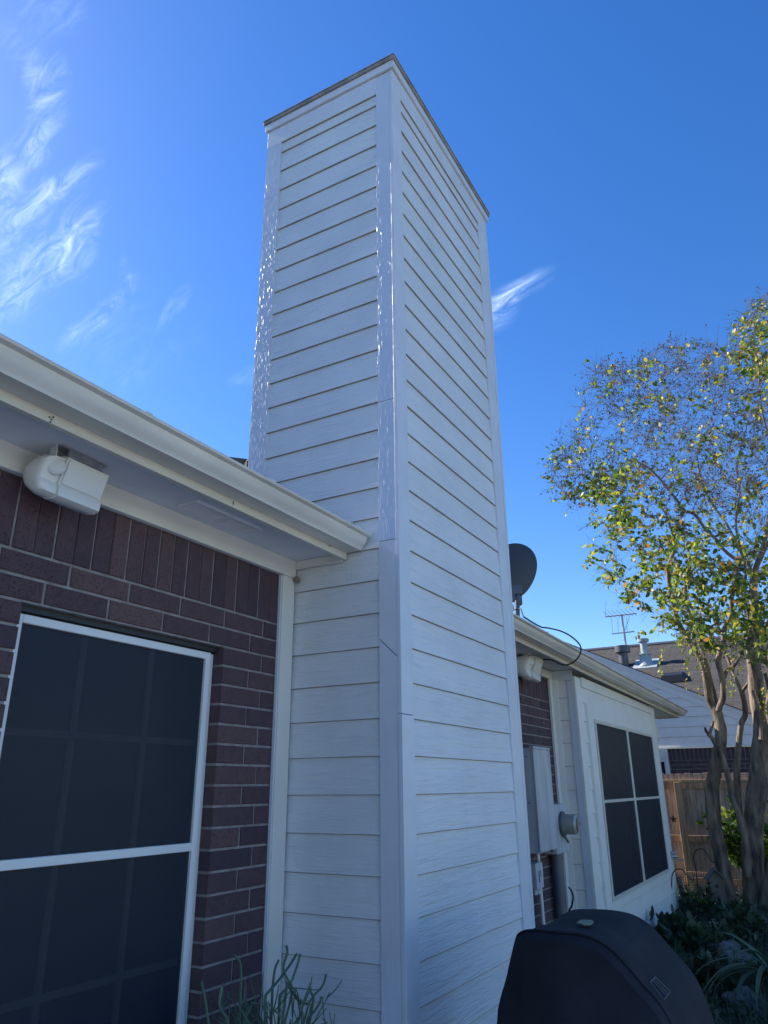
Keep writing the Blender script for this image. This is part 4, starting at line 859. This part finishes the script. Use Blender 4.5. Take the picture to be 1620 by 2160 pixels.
# ------------------------------------------------------------ garden
def bushy(name, label, cat, c, rx, ry, rz, nst, nlf, mats, ls, seed, parent=None, up=.3):
    rg = np.random.default_rng(seed); T = thing(name, label, cat, (c[0], c[1], GZ)) if not parent else parent
    st = MB(); lv = MB()
    for i in range(nst):
        a = rg.uniform(0, 2 * math.pi); r_ = math.sqrt(rg.random()); tip = Vector((c[0] + rx * r_ * math.cos(a), c[1] + ry * r_ * math.sin(a), c[2] + rz * rg.uniform(-.6, 1) * (1.1 - .4 * r_))); ft_ = Vector((c[0] + rx * .3 * math.cos(a), c[1] + ry * .3 * math.sin(a), c[2] - rz * .95))
        m_ = ft_.lerp(tip, .5) + Vector(rg.normal(0, .03, 3)); P_ = spline([ft_, m_, tip], 4); st.tube(P_, [.006 * (1 - .7 * k / len(P_)) for k in range(len(P_))], 4, cap=False)
        for k in range(nlf):
            t = .25 + .75 * rg.random(); p = P_[min(len(P_) - 1, int(t * len(P_)))]; d = (Vector(rg.normal(0, 1, 3)) + Vector((math.cos(a), math.sin(a), up))).normalized(); s_ = ls * rg.uniform(.6, 1.25)
            side = d.cross(Vector(rg.normal(0, 1, 3))).normalized(); w_ = s_ * .26; n3 = d.cross(side)
            lv.add([p, p + d * s_ * .4 + side * w_, p + d * s_ * .4 - side * w_, p + d * s_ * .75 + side * w_ * .8 + n3 * s_ * .05, p + d * s_ * .75 - side * w_ * .8 + n3 * s_ * .05, p + d * s_ + n3 * s_ * .12], [(0, 1, 2), (1, 3, 4, 2), (3, 5, 4)], int(rg.integers(0, len(mats))))
    st.build('stems', M_['twig'], T); lv.build('leaves', [M_[m] for m in mats], T); return T
q = at(1580, 1745, 0, 9.3); bushy('shrub', 'bright green sunlit shrub in front of the fence behind the tree trunks', 'shrub', (q.x, q.y, 1.0), .35, .62, .55, 46, 26, ['leaf_green', 'leaf_lime', 'leaf_green'], .095, 11)
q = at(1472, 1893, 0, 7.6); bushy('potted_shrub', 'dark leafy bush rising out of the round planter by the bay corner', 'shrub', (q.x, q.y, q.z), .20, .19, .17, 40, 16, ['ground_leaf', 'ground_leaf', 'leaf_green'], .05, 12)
# round planter bowl
c0 = at(1456, 1931, 0, 7.55); T = thing('planter_bowl', 'round dark planter bowl with a thick rim on the ground beyond the grill', 'planter', (c0.x, c0.y, GZ))
b = MB(); r_ = .235; hz = c0.z - GZ; b.lathe([(.09, 0), (.12, .02), (.11, hz * .45), (.17, hz * .7), (r_ - .02, hz * .86), (r_, hz * .9), (r_ + .006, hz), (r_ - .022, hz + .004), (r_ - .04, hz * .9), (.02, hz * .88)], (c0.x, c0.y, GZ), seg=40); b.build('bowl', M_['terracotta'], T, smooth=True)
b = MB(); b.lathe([(r_ - .035, hz * .9 + .003), (.1, hz * .95), (0, hz * .97)], (c0.x, c0.y, GZ), seg=24); b.build('soil', M_['soil'], T)
# shepherd hooks
def hook(label, x, pts, group='shepherd hooks'):
    P_ = [at(px, py, 0, x) for px, py in pts]; gnd = Vector((P_[0].x, P_[0].y, GZ)); T = thing('shepherd_hook', label, 'garden hook', gnd, group)
    b = MB(); b.tube(spline([gnd, gnd.lerp(P_[0], .5)] + P_, 6), .0065, 8); b.build('rod', M_['iron'], T, smooth=True)
    b = MB(); f_ = Vector((0, .07, 0)); z5 = Vector((0, 0, .30)); b.tube([gnd, gnd + f_, gnd + f_ * 1.05 - Vector((0, 0, .1))], .006, 6); b.tube([gnd + f_, gnd + z5], .005, 6); b.build('foot', M_['iron'], T); return P_
hook('dark iron hook nearest the bay corner, its arm arching low over the wire panel', 7.35, [(1417, 1900), (1417, 1860), (1418, 1846), (1423, 1837), (1430, 1833), (1438, 1834), (1445, 1841), (1453, 1850), (1461, 1857), (1464, 1853)])
PH = hook('tall dark iron hook whose arm ends above the birdhouse', 7.8, [(1472, 1868), (1468, 1835), (1463, 1812), (1465, 1798), (1474, 1791), (1484, 1792), (1491, 1800), (1497, 1811), (1504, 1819), (1509, 1816)])
# birdhouse hanging from the hook
bx = 7.8; ap = at(1505, 1829, 0, bx); T = thing('birdhouse', 'weathered wooden birdhouse with a pitched roof hanging before the left tree trunk', 'birdhouse', (ap.x, ap.y, ap.z - .38))
wv = Vector((.25, -1, 0)).normalized(); dv = Vector((1, .25, 0)).normalized(); uz = Vector((0, 0, 1)); hw = .082
def pt(a, d_, z): return ap + wv * a + dv * d_ + uz * z
b = MB(); pr = [(-hw, -.38), (hw, -.38), (hw * 1.05, -.115), (0, -.03), (-hw * 1.05, -.115)]; b.prism(pr, lambda a, z: pt(a, -.065, z), lambda a, z: pt(a, .065, z)); b.build('body', M_['old_wood'], T, bevel=.003)
b = MB(); 
for sg in (-1, 1): b.prism([(0, 0), (sg * .118, -.125), (sg * .118, -.14), (0, -.018)], lambda a, z: pt(a, -.10, z), lambda a, z: pt(a, .09, z))
b.build('roof', M_['gray_dark'], T)
b = MB(); b.lathe([(.021, 0), (.021, .004)], pt(0, -.0655, -.20), -dv, 16); b.build('entrance_hole', M_['black'], T)
b = MB(); b.tube([pt(0, -.065, -.26), pt(0, -.11, -.262)], .006, 8); b.build('perch', M_['old_wood'], T)
b = MB(); b.tube([ap + uz * -.01, at(1505, 1820, 0, bx)], .003, 5); b.build('hanging_wire', M_['galv'], T)
# wire panel leaning on the fence, dark stake beside it
xw = 9.2; c4 = [at(1424, 1838, 0, xw), at(1496, 1841, 0, xw), at(1500, 1898, 0, xw - .25), at(1440, 1912, 0, xw - .25)]; T = thing('wire_panel', 'rusty wire mesh panel leaning upright between the bay corner and the birdhouse', 'wire panel', (xw, c4[0].y, GZ))
b = MB(); N1, N2 = 15, 12
for i in range(N1 + 1): b.tube([c4[0].lerp(c4[1], i / N1), c4[3].lerp(c4[2], i / N1)], .0032, 4)
for i in range(N2 + 1): b.tube([c4[0].lerp(c4[3], i / N2), c4[1].lerp(c4[2], i / N2)], .0032, 4)
b.build('mesh', M_['rust'], T)
b = MB(); b.tube(c4 + [c4[0]], .007, 6); b.tube([c4[3], c4[3] + (c4[3] - c4[0]) * .9], .007, 6); b.tube([c4[2], c4[2] + (c4[2] - c4[1]) * .9], .007, 6); b.build('frame', M_['rust'], T)
q0, q1 = at(1431, 1850, 0, 8.3), at(1446, 1905, 0, 8.2); b = MB(); q2 = q1 + (q1 - q0) * 1.3; b.tube([q0, q0.lerp(q1, .5), q1, q2], [.028, .032, .034, .03], 8); tag(b.build('wooden_stake', M_['old_wood'], origin=q2), 'dark slanting wooden stake in front of the wire panel', 'stake')
# solar lantern by the wall
c0 = at(1374, 1939, 0, 6.2); T = thing('garden_lantern', 'small dark garden lantern with a flat cap peeking above the grill cover by the wall', 'lantern', (c0.x, c0.y, GZ))
b = MB(); b.lathe([(.035, 0), (.037, .008), (.03, .016), (.0, .02)], c0, seg=20); b.build('cap', M_['iron'], T, smooth=True)
b = MB()
for k in range(6): a = k * math.pi / 3; b.tube([c0 + Vector((math.cos(a) * .028, math.sin(a) * .028, 0)), c0 + Vector((math.cos(a) * .045, math.sin(a) * .045, -.09))], .0035, 5)
b.lathe([(.047, 0), (.047, .006)], c0 - Vector((0, 0, .096)), seg=16); b.tube([c0 - Vector((0, 0, .09)), Vector((c0.x, c0.y, GZ))], .008, 6); b.build('cage', M_['iron'], T)
# rocks
for i, (px, py, x, s_, lab) in enumerate(((1531, 2008, 5.6, .13, 'pale rough rock, the farther of the two before the tree'), (1545, 2028, 5.2, .17, 'pale broad rock just left of the strap leaved plant'), (1590, 2135, 3.9, .16, 'grey rock at the bottom right corner below the strap leaved plant'))):
    c0 = at(px, py, 0, x); c0.z = max(GZ + .03, min(c0.z, .3)); b = MB(); b.add(*blob(c0, s_, i * 7 + 1, 4, .55, (1, 1, .65), 1.3)); tag(b.build('rock', M_['rock'], origin=(c0.x, c0.y, GZ)), lab, 'rock', 'rocks in the garden bed')
# strap leaved plant at the right edge
def strap(name, label, c, n, Lr, seed, wd=.018):
    rg = np.random.default_rng(seed); T = thing(name, label, 'plant', c)
    for i in range(n):
        a = rg.uniform(0, 2 * math.pi) if i > 8 else math.pi * (.35 + .12 * i); L4 = rg.uniform(*Lr); el = rg.uniform(.5, 1.25); d = Vector((math.cos(a), math.sin(a), 0)); sd_ = Vector((-math.sin(a), math.cos(a), 0)); vs = []; m_ = 14
        p = Vector(c) + Vector((0, 0, .02)); ang = el
        for k in range(m_ + 1):
            t = k / m_; w_ = wd * (1 - t ** 2.2) * (.6 + .8 * min(1, t * 4)) ; up_ = d * -math.sin(ang) + Vector((0, 0, math.cos(ang)))
            vs += [p - sd_ * w_ + up_ * w_ * .35, p, p + sd_ * w_ + up_ * w_ * .35]; p = p + (d * math.cos(ang) + Vector((0, 0, math.sin(ang)))) * (L4 / m_); ang -= rg.uniform(.08, .2) * 1.0
        b = MB(); b.add(vs, [f for k in range(m_) for f in ((k * 3, k * 3 + 1, k * 3 + 4, k * 3 + 3), (k * 3 + 1, k * 3 + 2, k * 3 + 5, k * 3 + 4))]); b.build('leaf', M_['strap'], T, smooth=True)
c0 = at(1640, 2085, 0, 4.2); strap('strap_leaf_plant', 'plant with long arching strap leaves at the right edge of the picture', (c0.x, c0.y, .22), 24, (.45, .8), 5)
# added pale specks, coloured as dry leaves caught by the sun
b = MB(); c0 = at(1508, 1950, 0, 7.2)
for i in range(70):
    p = at(random.uniform(1484, 1532), 1948 + random.gauss(0, 4), 0, 7.2 + random.uniform(-.1, .1)); s_ = random.uniform(.006, .016); b.add(*blob(p, s_, i, 1, .3, (1, 1, .5)))
b2 = thing('pale_sunflecks', 'added tiny pale specks coloured as sunlit dry leaves below the birdhouse', 'sunflecks', (c0.x, c0.y, GZ)); b.build('sunfleck_blobs', M_['sunfleck'], b2)
b = MB()
for i in range(12): p = at(random.uniform(1486, 1530), 1950, 0, 7.2); b.tube([Vector((p.x, p.y, GZ)), p], .003, 4)
b.build('stems', M_['ground_leaf'], b2)  # added stalks carrying the painted sun specks
# ground cover, one mass of leaves, grass and dry straw
gc = MB(); rg = np.random.default_rng(3)
for i in range(26000):
    x = rg.uniform(1.2, 9.9) if i > 4000 else rg.uniform(2, 5.5); y = rg.uniform(-3.2, 1.0) if x > 7.7 else rg.uniform(-3.2, .28)
    if x < 1.2 and y > -1: continue
    if i % 3 == 0 and noise.noise(Vector((x * 1.5, y * 1.5, 1))) < -.05: continue
    hh = .08 + .16 * max(0, noise.noise(Vector((x * 1.1, y * 1.1, 7))) + .3); z = GZ + rg.uniform(0, hh); p = Vector((x, y, z)); kind = rg.random()
    if kind < .55:
        d = Vector(rg.normal(0, 1, 3)); d.z = abs(d.z) * .7; d.normalize(); s_ = rg.uniform(.03, .075); sd_ = d.cross(Vector((0, 0, 1)) + Vector(rg.normal(0, .3, 3))).normalized(); gc.add([p, p + d * s_ * .5 + sd_ * s_ * .32, p + d * s_, p + d * s_ * .5 - sd_ * s_ * .32], [(0, 1, 2, 3)], 0 if rg.random() < .72 else 1)
    elif kind < .9:
        d = Vector((rg.normal(0, .35), rg.normal(0, .35), 1)).normalized(); s_ = rg.uniform(.08, .24); sd_ = d.cross(Vector(rg.normal(0, 1, 3))).normalized() * .004; be = Vector(rg.normal(0, .06, 3)); gc.add([Vector((x, y, GZ)) - sd_, Vector((x, y, GZ)) + sd_, Vector((x, y, GZ)) + d * s_ * .6 + sd_ * .7 + be * .4, Vector((x, y, GZ)) + d * s_ + be, Vector((x, y, GZ)) + d * s_ * .6 - sd_ * .7 + be * .4], [(0, 1, 2, 3, 4)], 0 if rg.random() < .6 else 1)
    else:
        d = Vector((rg.normal(), rg.normal(), rg.normal() * .2)).normalized() * rg.uniform(.05, .16); sd_ = Vector((-d.y, d.x, 0)).normalized() * .003; gc.add([p - sd_, p + sd_, p + d], [(0, 1, 2)], 2)
o = gc.build('ground_cover', [M_['ground_leaf'], M_['ground_leaf2'], M_['straw']]); o['kind'] = 'stuff'; tag(o, 'low leafy ground cover and dry straw filling the shaded bed', 'ground cover')
# a few broader clumps of upright leaves
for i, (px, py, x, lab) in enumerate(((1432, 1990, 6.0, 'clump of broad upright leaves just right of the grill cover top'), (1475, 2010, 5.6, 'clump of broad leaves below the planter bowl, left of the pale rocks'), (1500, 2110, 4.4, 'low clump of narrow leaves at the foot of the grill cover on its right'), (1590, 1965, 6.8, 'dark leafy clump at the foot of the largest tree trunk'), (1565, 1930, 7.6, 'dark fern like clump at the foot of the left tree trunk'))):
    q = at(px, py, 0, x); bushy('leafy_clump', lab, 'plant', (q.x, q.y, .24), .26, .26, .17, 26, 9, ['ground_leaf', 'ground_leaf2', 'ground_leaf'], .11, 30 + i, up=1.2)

# ------------------------------------------------------------ pencil stem plant in a pot below the window corner
pc = at(560, 2110, 1, .22); PX, PY = pc.x, .22
T = thing('pencil_cactus', 'green leafless plant of thin forking stems in the corner below the window', 'plant', (PX, PY, GZ))
b = MB(); b.lathe([(.10, 0), (.13, .26), (.145, .27), (.145, .31), (.125, .31), (.12, .27), (0, .27)], (PX, PY, GZ), seg=28); b.build('pot', M_['terracotta'], T, smooth=True)
st = MB(); rg = np.random.default_rng(21)
def grow(p, d, r_, lv, L5):
    pts = [Vector(p)]; dd = Vector(d)
    for k in range(4): dd = (dd + Vector(rg.normal(0, .09, 3)) + Vector((0, 0, .04))).normalized(); pts.append(pts[-1] + dd * L5 / 4)
    if pts[-1].y > .54 or abs(pts[-1].x - PX) > .17 or pts[-1].y < .02: return
    if max(q.z for q in pts) > 1.0 + .05 * rg.random(): return
    st.tube(pts, [r_ * (1 - .08 * k) for k in range(5)], 6)
    if lv > 0:
        for _ in range(rg.integers(1, 4)): grow(pts[-1], (dd + Vector(rg.normal(0, .48, 3))).normalized(), r_ * .86, lv - 1, L5 * rg.uniform(.7, .98))
for i in range(26):
    a = rg.uniform(0, 2 * math.pi); grow((PX + .06 * math.cos(a), PY + .06 * math.sin(a), GZ + .27), Vector((math.cos(a) * .42, math.sin(a) * .30, 1)).normalized(), .0046, 5, rg.uniform(.15, .20))
for path in (([(600, 2160), (615, 2090), (598, 2045), (606, 2010), (604, 1995)]), ([(560, 2100), (590, 2065), (612, 2035), (626, 2012)]), ([(590, 2100), (612, 2075), (626, 2040), (634, 2012)]), ([(640, 2160), (655, 2110), (680, 2080), (688, 2055)]), ([(605, 2075), (630, 2110), (650, 2118)]), ([(650, 2150), (672, 2120), (678, 2103)]), ([(662, 2105), (652, 2085)]), ([(505, 2150), (508, 2040), (494, 2015)]), ([(440, 2160), (433, 2110), (425, 2070)]), ([(480, 2150), (463, 2120), (468, 2082)]), ([(575, 2080), (580, 2045), (588, 2025)])):
    y5 = .22 + rg.uniform(-.08, .12); st.tube(spline([at(px, py, 1, y5) for px, py in path], 5), .0042, 6)
    e_ = at(*path[0], 1, y5); st.tube([e_, Vector((PX + (e_.x - PX) * .4, PY, GZ + .3))], .0048, 6)
st.build('stems', M_['succ'], T, smooth=True)
